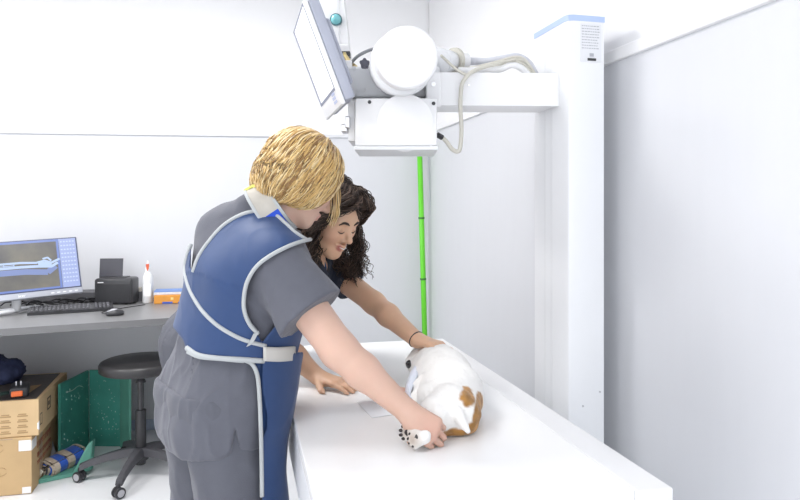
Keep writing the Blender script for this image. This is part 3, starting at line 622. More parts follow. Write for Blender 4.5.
def band(name, u, r_, wd, m_, a_from=.3, a_to=5.5, par=None):
    c = c0.lerp(c1, u); bm = B(); pts = []; W = []; T = []
    for j in range(25):
        a = a_from+(a_to-a_from)*j/24; rd = (xx*math.cos(a)*1.25+yy*math.sin(a)*.8)
        pts.append(c+rd*r_*(1+.10*math.sin(3*a))); W.append(axn*wd/2); T.append(rd.normalized()*.002)
    strip_pts(bm, pts, W, T); return obj(name, bm, m_, par)
band('blue_panel', .30, .063, .05, BLUEF, 0, 6.2, t); band('blue_panel', .78, .063, .055, BLUEF, 0, 6.2, t)
band('strap', .12, .068, .028, BEIGE, 0, 6.2, t); band('strap', .54, .068, .034, BEIGE, 0, 6.2, t); band('edge_binding', .99, .065, .008, BEIGE, 0, 6.2, t); band('edge_binding', .0, .065, .008, BEIGE, 0, 6.2, t)
bm = B(); prism(bm, [q(33, 473, 3.19), q(37, 467, 3.19), q(43, 472, 3.19), q(38, 479, 3.19)], FW*.006); obj('care_tag', bm, mat('cream_tag', (.72, .68, .58), .7), t)
bm = B(); prism(bm, [q(47, 462, 3.33), q(50, 434, 3.38), q(53, 446, 3.4), q(58, 458, 3.38)], FW*.008); obj('loose_flap', bm, mat('grey_flap', (.42, .42, .43), .7), t)
# ------------------------------------------------------------------ signed-distance modelling kit
def V3(p): return np.array((p[0], p[1], p[2]), np.float64)
def rc(a, b, ra, rb=None):
    a, b = V3(a), V3(b); rb = ra if rb is None else rb; ba = b-a; L2 = max(float(ba @ ba), 1e-12)
    def f(p):
        q = p-a; t = np.clip((q @ ba)/L2, 0, 1); return np.linalg.norm(q-t[:, None]*ba, axis=1)-(ra+(rb-ra)*t)
    f.bs = ((a+b)/2, math.sqrt(L2)/2+max(ra, rb)); return f
def ell(c, r, R=None):
    c = V3(c); r = V3(r) if not isinstance(r, (int, float)) else np.array((r, r, r)); Rm = np.eye(3) if R is None else np.array(R, float)   # columns = axes
    def f(p):
        q = (p-c) @ Rm; k0 = np.linalg.norm(q/r, axis=1); k1 = np.linalg.norm(q/(r*r), axis=1); return k0*(k0-1)/np.maximum(k1, 1e-9)
    f.bs = (c, float(max(r))); return f
def half(p0, n):                                    # keeps the side opposite to n
    p0, n = V3(p0), V3(n); n = n/np.linalg.norm(n)
    return lambda p: (p-p0) @ n
def sm(a, b, k):
    if k <= 0: return np.minimum(a, b)
    h = np.maximum(k-np.abs(a-b), 0)/k; return np.minimum(a, b)-h*h*k*.25
def smx(a, b, k): return -sm(-a, -b, k)
def U_(k, *fs):
    fs = [g for g in fs if g is not None]
    bs = [getattr(g, 'bs', None) for g in fs]; B_s = None
    if all(x is not None for x in bs):
        c = np.mean([x[0] for x in bs], axis=0); B_s = (c, max(np.linalg.norm(x[0]-c)+x[1] for x in bs)+k)
    def f(p):
        d = None
        for g in fs:
            b_ = getattr(g, 'bs', None)
            if b_ is not None and d is not None and len(p) > 2000:
                far = np.linalg.norm(p-b_[0], axis=1)-b_[1]; idx = np.nonzero(far < d+k+.02)[0]
                if len(idx): d[idx] = sm(d[idx], g(p[idx]), k)
            elif b_ is not None and d is None and len(p) > 2000:
                far = np.linalg.norm(p-b_[0], axis=1)-b_[1]; idx = np.nonzero(far <= .09)[0]; d = far.copy()
                if len(idx): d[idx] = g(p[idx])
            else:
                v = g(p); d = v if d is None else sm(d, v, k)
        return d
    if B_s: f.bs = B_s
    return f
def off(f, o):
    def g(p): return f(p)-o
    if hasattr(f, 'bs'): g.bs = (f.bs[0], f.bs[1]+max(o, 0))
    return g
def sub(f, g, k): return lambda p: smx(f(p), -g(p), k)
def cut(f, g, k=.004): return lambda p: smx(f(p), g(p), k)
_H = RNG.random((32, 32, 32))
def vnoise(p, s, seed=0):
    q = p*s+seed*7.31; i = np.floor(q).astype(int); t = q-i; t = t*t*(3-2*t); o = 0
    for dx in (0, 1):
        for dy in (0, 1):
            for dz in (0, 1):
                w = (t[:, 0] if dx else 1-t[:, 0])*(t[:, 1] if dy else 1-t[:, 1])*(t[:, 2] if dz else 1-t[:, 2])
                o = o+w*_H[(i[:, 0]+dx) % 32, (i[:, 1]+dy) % 32, (i[:, 2]+dz) % 32]
    return o*2-1
def nets(f, lo, hi, h):
    lo = np.array(lo, float); hi = np.array(hi, float); Bk = 8
    n = (np.ceil((hi-lo)/h/Bk).astype(int))*Bk; nb = n//Bk
    g = [lo[i]+(np.arange(nb[i])*Bk+(Bk-1)/2)*h for i in range(3)]
    C = np.stack(np.meshgrid(*g, indexing='ij'), -1).reshape(-1, 3); dc = f(C)
    act = np.abs(dc) < Bk*h*.87*1.5+.012
    full = np.where(dc < 0, -1., 1.).astype(np.float32).reshape(nb)
    full = np.repeat(np.repeat(np.repeat(full, Bk, 0), Bk, 1), Bk, 2)
    ids = np.nonzero(act)[0]; o = np.arange(Bk)*h
    O = np.stack(np.meshgrid(o, o, o, indexing='ij'), -1).reshape(-1, 3)-(Bk-1)/2*h
    ib = np.stack(np.unravel_index(ids, nb), -1)
    for s in range(0, len(ids), 1500):
        sl = slice(s, s+1500); pts = (C[ids[sl]][:, None, :]+O[None]).reshape(-1, 3); v = f(pts).astype(np.float32).reshape(-1, Bk, Bk, Bk)
        for (a, b_, c_), vv in zip(ib[sl], v): full[a*Bk:a*Bk+Bk, b_*Bk:b_*Bk+Bk, c_*Bk:c_*Bk+Bk] = vv
    ins = full < 0
    c8 = [ins[dx:n[0]-1+dx, dy:n[1]-1+dy, dz:n[2]-1+dz] for dx in (0, 1) for dy in (0, 1) for dz in (0, 1)]
    cnt = np.zeros(c8[0].shape, np.int8)
    for c in c8: cnt += c
    cells = np.argwhere((cnt > 0) & (cnt < 8)); idx = -np.ones(cnt.shape, np.int32); idx[tuple(cells.T)] = np.arange(len(cells))
    pos = np.zeros((len(cells), 3)); num = np.zeros(len(cells))
    cor = [(a, b_, c_) for a in (0, 1) for b_ in (0, 1) for c_ in (0, 1)]
    for i, A in enumerate(cor):
        for j, Bc in enumerate(cor):
            if j <= i or sum(abs(x-y) for x, y in zip(A, Bc)) != 1: continue
            va = full[cells[:, 0]+A[0], cells[:, 1]+A[1], cells[:, 2]+A[2]]; vb = full[cells[:, 0]+Bc[0], cells[:, 1]+Bc[1], cells[:, 2]+Bc[2]]
            m = (va < 0) != (vb < 0); t = np.where(m, va/(va-vb+1e-12*(~m)), 0); t = np.clip(np.nan_to_num(t), 0, 1)
            pos += np.where(m[:, None], np.array(A)+t[:, None]*(np.array(Bc)-np.array(A)), 0); num += m
    vert = lo+(cells+pos/num[:, None])*h
    F = []
    for ax in range(3):
        sl0 = [slice(None)]*3; sl1 = [slice(None)]*3; sl0[ax] = slice(0, n[ax]-1); sl1[ax] = slice(1, n[ax])
        a, b_ = ins[tuple(sl0)], ins[tuple(sl1)]
        e = np.argwhere(a != b_); u, v = (ax+1) % 3, (ax+2) % 3
        ok = (e[:, u] > 0) & (e[:, v] > 0) & (e[:, u] < n[u]-1) & (e[:, v] < n[v]-1); e = e[ok]; s0 = a[tuple(e.T)]
        def cell(du, dv):
            q = e.copy(); q[:, u] -= du; q[:, v] -= dv; return idx[tuple(q.T)]
        qd = np.stack([cell(1, 1), cell(0, 1), cell(0, 0), cell(1, 0)], 1); qd[~s0] = qd[~s0][:, ::-1]; F.append(qd)
    return vert, np.concatenate(F)
def np_mesh(name, V, F, k=4):
    me = bpy.data.meshes.new(name); me.vertices.add(len(V)); me.vertices.foreach_set('co', np.asarray(V, np.float32).ravel())
    me.loops.add(len(F)*k); me.loops.foreach_set('vertex_index', np.asarray(F, np.int32).ravel())
    me.polygons.add(len(F)); me.polygons.foreach_set('loop_start', np.arange(0, len(F)*k, k, dtype=np.int32)); me.update(calc_edges=True); me.validate()
    return me
def sdf_obj(name, f, lo, hi, h, m, parent=None, color=None):
    V, F = nets(f, lo, hi, h); me = np_mesh(name, V, F)
    if color is not None:
        at = me.color_attributes.new('tint', 'FLOAT_COLOR', 'POINT'); c = color(V); at.data.foreach_set('color', np.concatenate([c, np.ones((len(c), 1))], 1).astype(np.float32).ravel())
    return link(name, me, m, parent, smooth=True)
def frame(o, f, l, u):                              # local (forward,left,up) -> world
    o = V3(o); M = np.stack([V3(f), V3(l), V3(u)], 1)
    return lambda x, y, z: o+M @ np.array((x, y, z))
def nrm(v): v = V3(v); return v/np.linalg.norm(v)
def hand(wrist, d, pn, curls, spread=.10, thumb=(.5, .3), side=1, s=1.0, tcurl=.4):
    """wrist point, direction to the knuckles, palm normal; curls = 3 joint angles per finger; side=+1 puts the thumb on lateral +"""
    w = V3(wrist); d = nrm(d); pn = V3(pn); pn = nrm(pn-d*(pn @ d)); lat = np.cross(d, pn)*side
    base = []; palm = [rc(w, w+d*.03*s, .022*s, .023*s)]
    offs = (.030, .010, -.010, -.028); pl_ = (.088, .092, .088, .080); fl = ((.042, .025, .021), (.046, .028, .022), (.042, .026, .021), (.033, .02, .018)); fr = (.0088, .0090, .0086, .0076)
    for o_, L in zip(offs, pl_):
        kb = w+(d*L+lat*o_)*s; base.append(kb); palm.append(rc(w+lat*o_*.5*s+d*.01*s, kb-pn*.001, .0155*s, .0115*s))
    palm.append(rc(w+(d*.035+lat*.018+pn*.006)*s, w+(d*.075-lat*.015+pn*.004)*s, .016*s, .012*s))
    fs = []
    for i, kb in enumerate(base):
        a = 0; p0 = kb; sp = (1.5-i)*spread; dd = nrm(d+lat*sp)
        seg = []; r_ = fr[i]*s
        for j in range(3):
            a += curls[i][j]; v = dd*math.cos(a)+pn*math.sin(a); p1 = p0+v*fl[i][j]*s; seg.append(rc(p0, p1, r_*(1-.08*j), r_*(1-.08*(j+1)))); p0 = p1
        fs.append(U_(.004, *seg))
    t0 = w+(d*.018+lat*.018)*s; tv = nrm(d*thumb[0]+lat*.8+pn*thumb[1]); t1 = t0+tv*.042*s
    tv2 = nrm(tv+d*tcurl*.7+pn*tcurl*.3); t2 = t1+tv2*.033*s; tv3 = nrm(tv2+d*tcurl+pn*tcurl*.5-lat*tcurl*.4); t3 = t2+tv3*.026*s
    th = U_(.006, rc(t0, t1, .017*s, .0125*s), rc(t1, t2, .012*s, .0105*s), rc(t2, t3, .0102*s, .0085*s))
    P_ = U_(.012, *palm); FN = U_(.0015, *fs)
    return U_(.006, P_, FN, th)
def head_sdf(o, f, l, u, s=1.0, smile=0):
    q = frame(o, np.array(f)*s, np.array(l)*s, np.array(u)*s); R = np.stack([V3(f), V3(l), V3(u)], 1)
    E = lambda x, y, z, a, b_, c_: ell(q(x, y, z), (a*s, b_*s, c_*s), R)
    H = U_(.03, E(-.012, 0, .035, .098, .076, .086), E(.030, 0, -.025, .060, .058, .075), E(.058, 0, .02, .035, .055, .05))
    jaw = U_(.025, rc(q(-.005, .048, -.045), q(.066, .012, -.092), .018*s, .017*s), rc(q(-.005, -.048, -.045), q(.066, -.012, -.092), .018*s, .017*s), E(.074, 0, -.092, .018, .020, .017), E(.035, 0, -.075, .045, .035, .025))
    H = U_(.03, H, jaw, E(.066, .036, -.022, .022, .024, .022), E(.066, -.036, -.022, .022, .024, .022))
    H = U_(.014, H, rc(q(.085, .012, .026), q(.080, .046, .022), .009*s, .008*s), rc(q(.085, -.012, .026), q(.080, -.046, .022), .009*s, .008*s))
    H = sub(H, U_(.004, E(.103, .031, .006, .017, .017, .012), E(.103, -.031, .006, .017, .017, .012)), .014)
    H = U_(.005, H, E(.0775, .031, .002, .0145, .0145, .0125), E(.0775, -.031, .002, .0145, .0145, .0125))
    nose = U_(.008, rc(q(.088, 0, .014), q(.114, 0, -.028), .0075*s, .0105*s), E(.100, .011, -.033, .010, .0075, .0075), E(.100, -.011, -.033, .010, .0075, .0075))
    H = U_(.012, H, nose)
    m_ = .003*smile
    lips = U_(.003, rc(q(.1015, 0, -.0545), q(.090, .022+m_, -.057+m_*2), .0062*s, .003*s), rc(q(.1015, 0, -.0545), q(.090, -.022-m_, -.057+m_*2), .0062*s, .003*s), rc(q(.0985, 0, -.067), q(.088, .018, -.062+m_), .0068*s, .003*s), rc(q(.0985, 0, -.067), q(.088, -.018, -.062+m_), .0068*s, .003*s))
    H = U_(.006, H, lips)
    ears = [U_(.006, E(-.008, sg*.078, .005, .018, .006, .030), E(-.004, sg*.077, -.018, .011, .006, .012)) for sg in (1, -1)]
    return U_(.008, H, *ears), q, R
def make_tubes(name, lines, r0, r1, m, parent, tones=None, seg=4):
    """many hair strands as tapering tubes in one mesh; lines: list of (n,3) arrays of equal n"""
    L = np.array(lines); N, n, _ = L.shape
    T = np.gradient(L, axis=1); T /= np.linalg.norm(T, axis=2, keepdims=True)+1e-9
    ref = np.where(np.abs(T[..., 2:3]) > .9, np.array([1., 0, 0]), np.array([0, 0, 1.])); X = np.cross(T, ref); X /= np.linalg.norm(X, axis=2, keepdims=True)+1e-9; Y = np.cross(T, X)
    tt = np.linspace(0, 1, n); rad = (r0+(r1-r0)*tt)*np.minimum(1, (tt*8+.35)); rad = np.broadcast_to(rad, (N, n))*(1 if tones is None else .8+.4*tones[:, None])
    a = 2*PI*np.arange(seg)/seg
    V = L[:, :, None, :]+(X[:, :, None, :]*np.cos(a)[:, None]+Y[:, :, None, :]*np.sin(a)[:, None])*rad[:, :, None, None]
    idx = np.arange(N*n*seg).reshape(N, n, seg); A = idx[:, :-1]; C = idx[:, 1:]
    F = np.stack([A, np.roll(A, -1, 2), np.roll(C, -1, 2), C], -1).reshape(-1, 4)
    me = np_mesh(name, V.reshape(-1, 3), F)
    return link(name, me, m, parent, smooth=True), N, n*seg, me
def tint_attr(me, cols, per):
    at = me.color_attributes.new('tint', 'FLOAT_COLOR', 'POINT'); c = np.repeat(cols, per, 0); at.data.foreach_set('color', np.concatenate([c, np.ones((len(c), 1))], 1).astype(np.float32).ravel())
# ------------------------------------------------------------------ people
SKIN1 = mat('fair_skin', (.80, .56, .47), .5, noise=.05, nscale=18, sss=.15, attr='tint')
SKIN2 = mat('tan_skin', (.70, .42, .27), .5, noise=.05, nscale=18, sss=.12, attr='tint')
SCRUB = mat('grey_scrub_cloth', (.108, .112, .138), .85, noise=.06, nscale=30, bump=.12, bscale=420, sheen=.15)
SCRUBD = mat('grey_scrub_trousers', (.10, .104, .128), .85, noise=.06, nscale=30, bump=.12, bscale=420, sheen=.15)
NAVY = mat('navy_apron', (.014, .048, .155), .6, noise=.08, nscale=9, bump=.06, bscale=30, sheen=.15)
NAVYD = mat('dark_navy_cloth', (.02, .035, .085), .7, noise=.08, nscale=9)
PIPE = mat('grey_piping', (.44, .46, .47), .7)
RTn, FWn = V3(RT), V3(FW)
def proj(p):
    d = p @ FWn; return CXP+FPX*(p @ RTn)/d, HZ-FPX*(p[:, 2]-CAMZ)/d, d
def blend(V, base, spots):
    c = np.tile(np.array(base, float), (len(V), 1))
    for (p, r, col, a) in spots:
        w = np.clip(1-np.linalg.norm(V-V3(p), axis=1)/r, 0, 1)[:, None]**.8*a; c = c*(1-w)+np.array(col)*w
    return c
def folds(p, amp, s=1.0, seed=0, ax=None):
    q = p if ax is None else p*np.array(ax)
    return amp*(vnoise(q, 9*s, seed)*.6+np.abs(vnoise(q, 17*s, seed+3))*.5-.2+vnoise(q, 36*s, seed+5)*.14-(1-np.abs(vnoise(q*np.array((1, 1, .8)), 23*s, seed+9)))**6*.32)
def off_table(f):                                   # hands rest on the table top instead of sinking in
    c, hh = np.array(((TX0+TX1)/2, (TY0+TY1)/2, TZ-.15)), np.array(((TX1-TX0)/2, (TY1-TY0)/2, .151))
    def g(p):
        q = np.abs(p-c)-hh; b_ = np.linalg.norm(np.maximum(q, 0), axis=1)+np.minimum(q.max(1), 0); return smx(f(p), -b_, .004)
    return g
# ================= blonde person =================
b1 = thing('person', 'blonde person in grey scrubs and blue lead apron leaning over the x-ray table', 'person', (-.02, 1.84, 0))
a_ = math.radians(22); F1 = np.array([math.cos(a_), math.sin(a_), 0]); L1 = np.array([-math.sin(a_), math.cos(a_), 0]); Z = np.array([0, 0, 1.])
pel = V3(P(219, 390, 1.80)); wai = V3(P(236, 335, 1.80)); che = V3(P(253, 276, 1.79)); nb = V3(P(271, 222, 1.78))
shR = V3(P(279, 269, 1.65)); shL = V3(P(262, 242, 1.93)); 
elR = V3(P(339, 350, 1.59)); wrR = V3(P(407, 411, 1.565)); elL = V3(P(338, 352, 1.88)); wrL = V3(P(382, 389, 1.90))
hipR, hipL = pel-L1*.085-Z*.02, pel+L1*.085-Z*.02
knR = np.array([hipR[0]+.02, hipR[1]-.03, .47]); knL = np.array([hipL[0]-.01, hipL[1]+.03, .47])
anR = np.array([hipR[0]-.05, hipR[1]-.04, .09]); anL = np.array([hipL[0]-.07, hipL[1]+.04, .09])
hd1 = V3(P(301, 181, 1.80)); pt = math.radians(33); yw = math.radians(14)
hf0 = np.array([math.cos(yw), math.sin(yw), 0]); hF = hf0*math.cos(pt)-Z*math.sin(pt); hL = np.array([-math.sin(yw), math.cos(yw), 0]); hU = np.cross(hF, hL)
HEAD1, hq1, hR1 = head_sdf(hd1, hF, hL, hU, .95)
# hand gripping the dog's hind legs
gp = V3(P(431, 430, 1.535)); dr = nrm(gp-wrR); pnR = nrm(V3(FW)*.85+V3(RT)*-.35+np.array([0, 0, -.12]))
HANDR = hand(wrR, dr, pnR, [(1.0, 1.1, .8), (1.0, 1.15, .8), (1.05, 1.15, .8), (1.1, 1.1, .8)], spread=.03, thumb=(.7, .8), side=-1, s=.93, tcurl=.5)
HANDL = hand(wrL, nrm(V3(RT)*.9+V3(FW)*.1+np.array([0, 0, -.22])), (0, 0, -1), [(.1, .2, .15)]*4, spread=.10, thumb=(.7, .1), side=1, s=.9)
torso1 = U_(.07, rc(hipR, wai-L1*.05, .115, .10), rc(hipL, wai+L1*.05, .115, .10), rc(wai-L1*.05, che-L1*.06, .10, .108), rc(wai+L1*.05, che+L1*.06, .10, .108), rc(che-L1*.06, nb-L1*.06-Z*.10-F1*.02, .103, .062), rc(che+L1*.06, nb+L1*.06-Z*.07, .105, .07))
should1 = U_(.05, rc(nb-Z*.115-F1*.01, shR, .052, .052), rc(nb-Z*.05, shL, .062, .052), rc(V3(P(250, 213, 1.80)), V3(P(228, 236, 1.86)), .04, .068), rc(V3(P(228, 236, 1.86)), che+L1*.03-F1*.02, .066, .09))
neck1 = rc(nb-Z*.02+F1*-.01, hq1(-.015, 0, -.05), .056, .05)
armR = U_(.02, rc(shR, elR, .054, .045), rc(elR, elR+(wrR-elR)*.35, .044, .041), rc(elR+(wrR-elR)*.35, wrR, .041, .0275))
armL = U_(.02, rc(shL, elL, .050, .042), rc(elL, elL+(wrL-elL)*.35, .04, .039), rc(elL+(wrL-elL)*.35, wrL, .039, .027))
legs1 = U_(.03, rc(hipR, knR, .085, .055), rc(knR, anR, .055, .036), rc(hipL, knL, .085, .055), rc(knL, anL, .055, .036), rc(anR-Z*.03, anR+F1*.15-Z*.055, .036, .03), rc(anL-Z*.03, anL+F1*.15-Z*.055, .036, .03))
BODY1 = U_(.03, off(torso1, -.012), should1, neck1, armR, armL, legs1); BODY1 = U_(.012, BODY1, HANDR, HANDL); BODY1 = U_(.02, BODY1, HEAD1)
base1 = (.64, .42, .33)
def col1(V):
    return blend(V, base1, [(hq1(.09, 0, -.06), .022, (.62, .20, .18), .8), (hq1(.06, -.045, -.025), .05, (.62, .32, .26), .35), (wrR+dr*.08, .06, (.62, .33, .26), .5), (elR, .05, (.60, .35, .27), .3)])
def bounds(pts, m): a = np.array(pts); return a.min(0)-m, a.max(0)+m
lo, hi = bounds([hd1, pel, shR, shL, wrR, wrL, gp, anR, anL, anR+F1*.17], .17); lo[2] = -.02
body1 = sdf_obj('body', off_table(BODY1), lo, hi, .0042, SKIN1, b1, col1)
# scrub top
slR = shR+(elR-shR)*.50; slL = shL+(elL-shL)*.40
adR, adL = nrm(elR-shR), nrm(elL-shL)
slee1 = [cut(rc(shR-adR*.01, slR+adR*.05, .072, .092), half(slR+adR*.012, adR)), cut(rc(shL-adL*.01, slL+adL*.05, .068, .076), half(slL+adL*.012, adL))]
hemc = pel-Z*.085+F1*-.01
skirt = U_(.05, rc(pel-L1*.06-F1*.015, hemc-L1*.06-F1*.02, .115, .118), rc(pel+L1*.06-F1*.015, hemc+L1*.06-F1*.02, .115, .118), rc(pel-L1*.06+F1*.03, hemc-L1*.07+F1*.02, .10, .11))
def fold1(p): return folds(p, .012, 1, 1, (1, 1, .55))
top_base = U_(.05, off(torso1, .014), off(should1, .012), skirt)
hemn = nrm(np.array([0.0, 0, -1])+F1*.10)
nax = nrm(RTn*.83+Z*.54+FWn*.05)
ctr = V3(P(273, 209, 1.775))
def neckcut(p, rad=.086):
    q = p-ctr; h = q @ nax; return np.maximum(np.linalg.norm(q-h[:, None]*nax, axis=1)-rad, -h-.024)
def top_f(p):
    d = top_base(p)
    d = smx(d, (p-(hemc-Z*.03)) @ hemn, .006)
    for s_ in slee1: d = sm(d, s_(p), .022)
    d = d+fold1(p)*np.clip((1.22-p[:, 2])*3+.35, .3, 1)
    # side vent
    u, v, dd = proj(p); vent = np.maximum(np.abs(u-235.5-(v-440)*.05)-5.5*np.clip((v-427)/34, 0, 1), 427-v)*dd/FPX; vent = np.maximum(vent, (p-pel) @ L1+.02)
    d = smx(d, -vent, .006)
    neckhole = ell(nb+F1*.035+Z*.03, (.075, .07, .06))(p)
    d = smx(smx(d, -neckhole, .01), -neckcut(p), .008)
    return smx(d, -(d+.010), .003)
lo, hi = bounds([pel, shR, shL, slR, slL, hemc, nb], .19)
sdf_obj('scrub_top', top_f, lo, hi, .0048, SCRUB, b1)
# trousers
trous = U_(.05, rc(pel-L1*.06-F1*.03, pel+L1*.06-F1*.03, .112), rc(hipR-F1*.02, knR, .115, .085), rc(hipL-F1*.02, knL, .115, .085), rc(knR, anR+Z*.02, .085, .07), rc(knL, anL+Z*.02, .085, .07))
def trous_f(p):
    d = trous(p)+folds(p, .011, .9, 4, (1, 1, .5)); d = smx(d, p[:, 2]-(pel[2]+.03), .004); return smx(d, .06-p[:, 2], .004)
lo, hi = bounds([pel, hipR, hipL, anR, anL], .16); hi[2] = pel[2]+.06; lo[2] = .03
sdf_obj('trousers', trous_f, lo, hi, .0065, SCRUBD, b1)
for an in (anR, anL):
    f = U_(.02, rc((an[0], an[1], .045), V3((an[0], an[1], .04))+F1*.17, .046, .042), rc((an[0], an[1], .06), V3((an[0], an[1], .05))+F1*.09, .045, .042))
    fz = lambda p, f=f: smx(f(p), .002-p[:, 2], .008)
    lo, hi = bounds([an, an+F1*.2], .07); lo[2] = -.01; sdf_obj('shoe', fz, lo, hi, .006, mat('white_clog', (.75, .75, .77), .4), b1)
# lead apron: a shell following the body, its outline cut in the side view
def poly_sd(px, py, pts):
    pts = np.array(pts, float); d = np.full(px.shape, 1e9); ins = np.zeros(px.shape, bool)
    for i in range(len(pts)):
        a, b_ = pts[i], pts[(i+1) % len(pts)]; e = b_-a; wx, wy = px-a[0], py-a[1]; t = np.clip((wx*e[0]+wy*e[1])/(e @ e), 0, 1)
        d = np.minimum(d, (wx-e[0]*t)**2+(wy-e[1]*t)**2)
        c = (a[1] > py) != (b_[1] > py); ins ^= c & (px < (b_[0]-a[0])*(py-a[1])/(b_[1]-a[1]+1e-12)+a[0])
    return np.where(ins, -1, 1)*np.sqrt(d)
def sp2(pts, n=6): return [tuple(v[:2]) for v in spline([(a, b_, 0) for a, b_ in pts], n)]
back_curve = sp2([(193, 272), (199, 256), (210, 240), (224, 225), (242, 214.5), (259, 211), (274, 214), (285, 223), (296, 233), (307, 240)])
arm_curve = sp2([(318, 238), (303, 241), (289, 246), (273, 254), (259, 264), (250, 276), (245, 290), (244, 308), (249, 323), (258, 334)])
upper_poly = back_curve+arm_curve+[(262, 342), (280, 320), (335, 300), (335, 362), (264, 361), (240, 359), (210, 357), (187, 352), (183, 340), (172, 326), (172, 290), (183, 262), (191, 246), (191, 268)]
front_curve = sp2([(244, 360), (252, 364), (257, 374), (259, 390), (260.5, 420), (261.5, 460), (262, 510), (262, 640)])
front_poly = front_curve+[(345, 640), (345, 352), (244, 352)]
apb = V3(P(228, 352, 1.80)); ap2 = V3(P(210, 500, 1.80)); ap3 = V3(P(196, 600, 1.80))
apron_low = U_(.05, rc(wai-L1*.05+F1*.045, pel-L1*.06+F1*.05, .112, .12), rc(wai+L1*.05+F1*.045, pel+L1*.06+F1*.05, .112, .12), rc(pel-L1*.075+F1*.045, pel-L1*.095+F1*.005-Z*.30, .122, .128), rc(pel+L1*.06+F1*.045, pel+L1*.07+F1*.005-Z*.30, .12, .12), rc(pel-L1*.095+F1*.005-Z*.30, pel-L1*.095-Z*.46, .128, .125), rc(pel+L1*.07+F1*.005-Z*.30, pel+L1*.07-Z*.46, .12, .12))
apron_up = U_(.05, off(torso1, .030), off(should1, .024))
def pxscale(p, d): return d/FPX
def apr_up(p):
    u, v, d = proj(p); b_ = apron_up(p)+folds(p, .004, .6, 8); s = poly_sd(u, v, upper_poly)*d/FPX
    sh = np.abs(b_)-.0045
    r_ = smx(sh, s, .004)
    return smx(r_, -(ell(nb+F1*.05+Z*.05, (.085, .075, .085))(p)), .004)
def apr_low(p):
    u, v, d = proj(p); b_ = U_(.05, apron_low, off(torso1, .028))(p)+folds(p, .006, .5, 9, (1, 1, .4)); s = poly_sd(u, v, front_poly)*d/FPX
    s = smx(s, .42-p[:, 2], .004); s = smx(s, p[:, 2]-(wai[2]+.02), .004)
    return smx(np.abs(b_)-.0045, s, .004)
lo, hi = bounds([shR, shL, nb, wai, pel], .17); lo[2] = wai[2]-.1
apr = sdf_obj('lead_apron', apr_up, lo, hi, .0046, NAVY, b1)
lo, hi = bounds([wai, pel, pel-Z*.46], .19); lo[2] = .40; hi[2] = wai[2]+.05
sdf_obj('apron_front_panel', apr_low, lo, hi, .0055, NAVY, b1)
# trace a pixel curve on a signed-distance body (walk along the view ray to the surface)
def trace(f, pts, eps=0.0):
    out = []
    for (u, v) in pts:
        r = P(u, v, 1.0)-Vector((0, 0, CAMZ)); r = V3(r); o = np.array([0, 0, CAMZ]); t = 1.35
        ok = False
        for _ in range(60):
            d = float(f((o+r*t)[None])[0])-eps
            if d < .0008: ok = True; break
            t += max(d*.8, .0008)
            if t > 2.3: break
        if ok: out.append(Vector(o+r*t))
    return out
up_surf = lambda p: apron_up(p)+folds(p, .004, .6, 8)-.0045
lo_surf = lambda p: U_(.05, apron_low, off(torso1, .028))(p)+folds(p, .006, .5, 9, (1, 1, .4))-.0045
def piping(pts, surf, r=.0054, name='piping', par=None):
    q = trace(surf, pts, .000)
    if len(q) < 2: return
    bm = B(); tube(bm, q, r, 8); return obj(name, bm, PIPE, par or apr, smooth=True)
piping(back_curve, up_surf); piping(arm_curve, up_surf)
piping(sp2([(191, 244), (187, 256), (185, 270), (189, 288), (201, 309), (217, 325), (235, 336), (250, 342), (266, 346)]), up_surf)
piping(sp2([(187, 348), (198, 355), (215, 358), (240, 359.5), (264, 361)]), up_surf, .0068)
piping(sp2([(188, 352), (200, 357), (222, 359), (244, 361)]), lo_surf, .0055)
piping([p for p in front_curve if p[1] < 509], lo_surf)
# white buckle tab over the belt
q0 = [trace(up_surf, sp2([(265, v), (280, v+.5), (296, v-.5)], 5)) for v in (346, 350, 355, 360)]
n_ = min(len(a) for a in q0)
if n_ > 2:
    bm = B(); g = [[bm.verts.new(p+Vector((-.004, -.010, 0))) for p in a[:n_]] for a in q0]
    for a, c in zip(g, g[1:]):
        for k in range(n_-1): bm.faces.new((a[k], a[k+1], c[k+1], c[k]))
    o = obj('belt_tab', bm, mat('tab_white', (.56, .55, .52), .7), b1, smooth=True); md = o.modifiers.new('solid', 'SOLIDIFY'); md.thickness = .005; md.offset = 0
q0 = trace(up_surf, sp2([(257, 332), (253, 340), (250, 345)], 5))
if len(q0) > 2:
    bm = B(); strip_pts(bm, [p+Vector((-.002, -.006, 0)) for p in q0], Vector((.007, 0, .003)), Vector((0, .0015, 0))); obj('side_strap', bm, PIPE, apr)
# thyroid collar
nx_ = nrm(F1-nax*(F1 @ nax)); ny_ = np.cross(nax, nx_)
CA0, CA1, CA2 = -PI*1.15, -PI*.72, PI*.85
def collar_piece(name, m, a0, a1, h0, h1, r0, r1, th, par):
    bm = B(); n = 22; R_ = []
    for j in range(n+1):
        a = a0+(a1-a0)*j/n; d_ = nx_*math.cos(a)*1.05+ny_*math.sin(a)
        v = [ctr+nax*h0+d_*r0, ctr+nax*h1+d_*r1, ctr+nax*h1+d_*(r1-th), ctr+nax*h0+d_*(r0-th)]
        R_.append([bm.verts.new(tuple(q)) for q in v])
    for A, C in zip(R_, R_[1:]):
        for k in range(4): bm.faces.new((A[k], A[(k+1) % 4], C[(k+1) % 4], C[k]))
    bm.faces.new(R_[0][::-1]); bm.faces.new(R_[-1]); bmesh.ops.bevel(bm, geom=[e for e in bm.edges if e.calc_face_angle(0) > .8], offset=.002, segments=2, affect='EDGES')
    return obj(name, bm, m, par, smooth=False, angle=40)
col = collar_piece('thyroid_collar', mat('collar_beige', (.50, .47, .42), .8, noise=.1, nscale=30), CA0, CA1, -.030, .024, .083, .075, .007, b1)
collar_piece('collar_front', mat('collar_blue', (.015, .08, .60), .5), CA1, CA2, -.034, .020, .084, .076, .007, col)
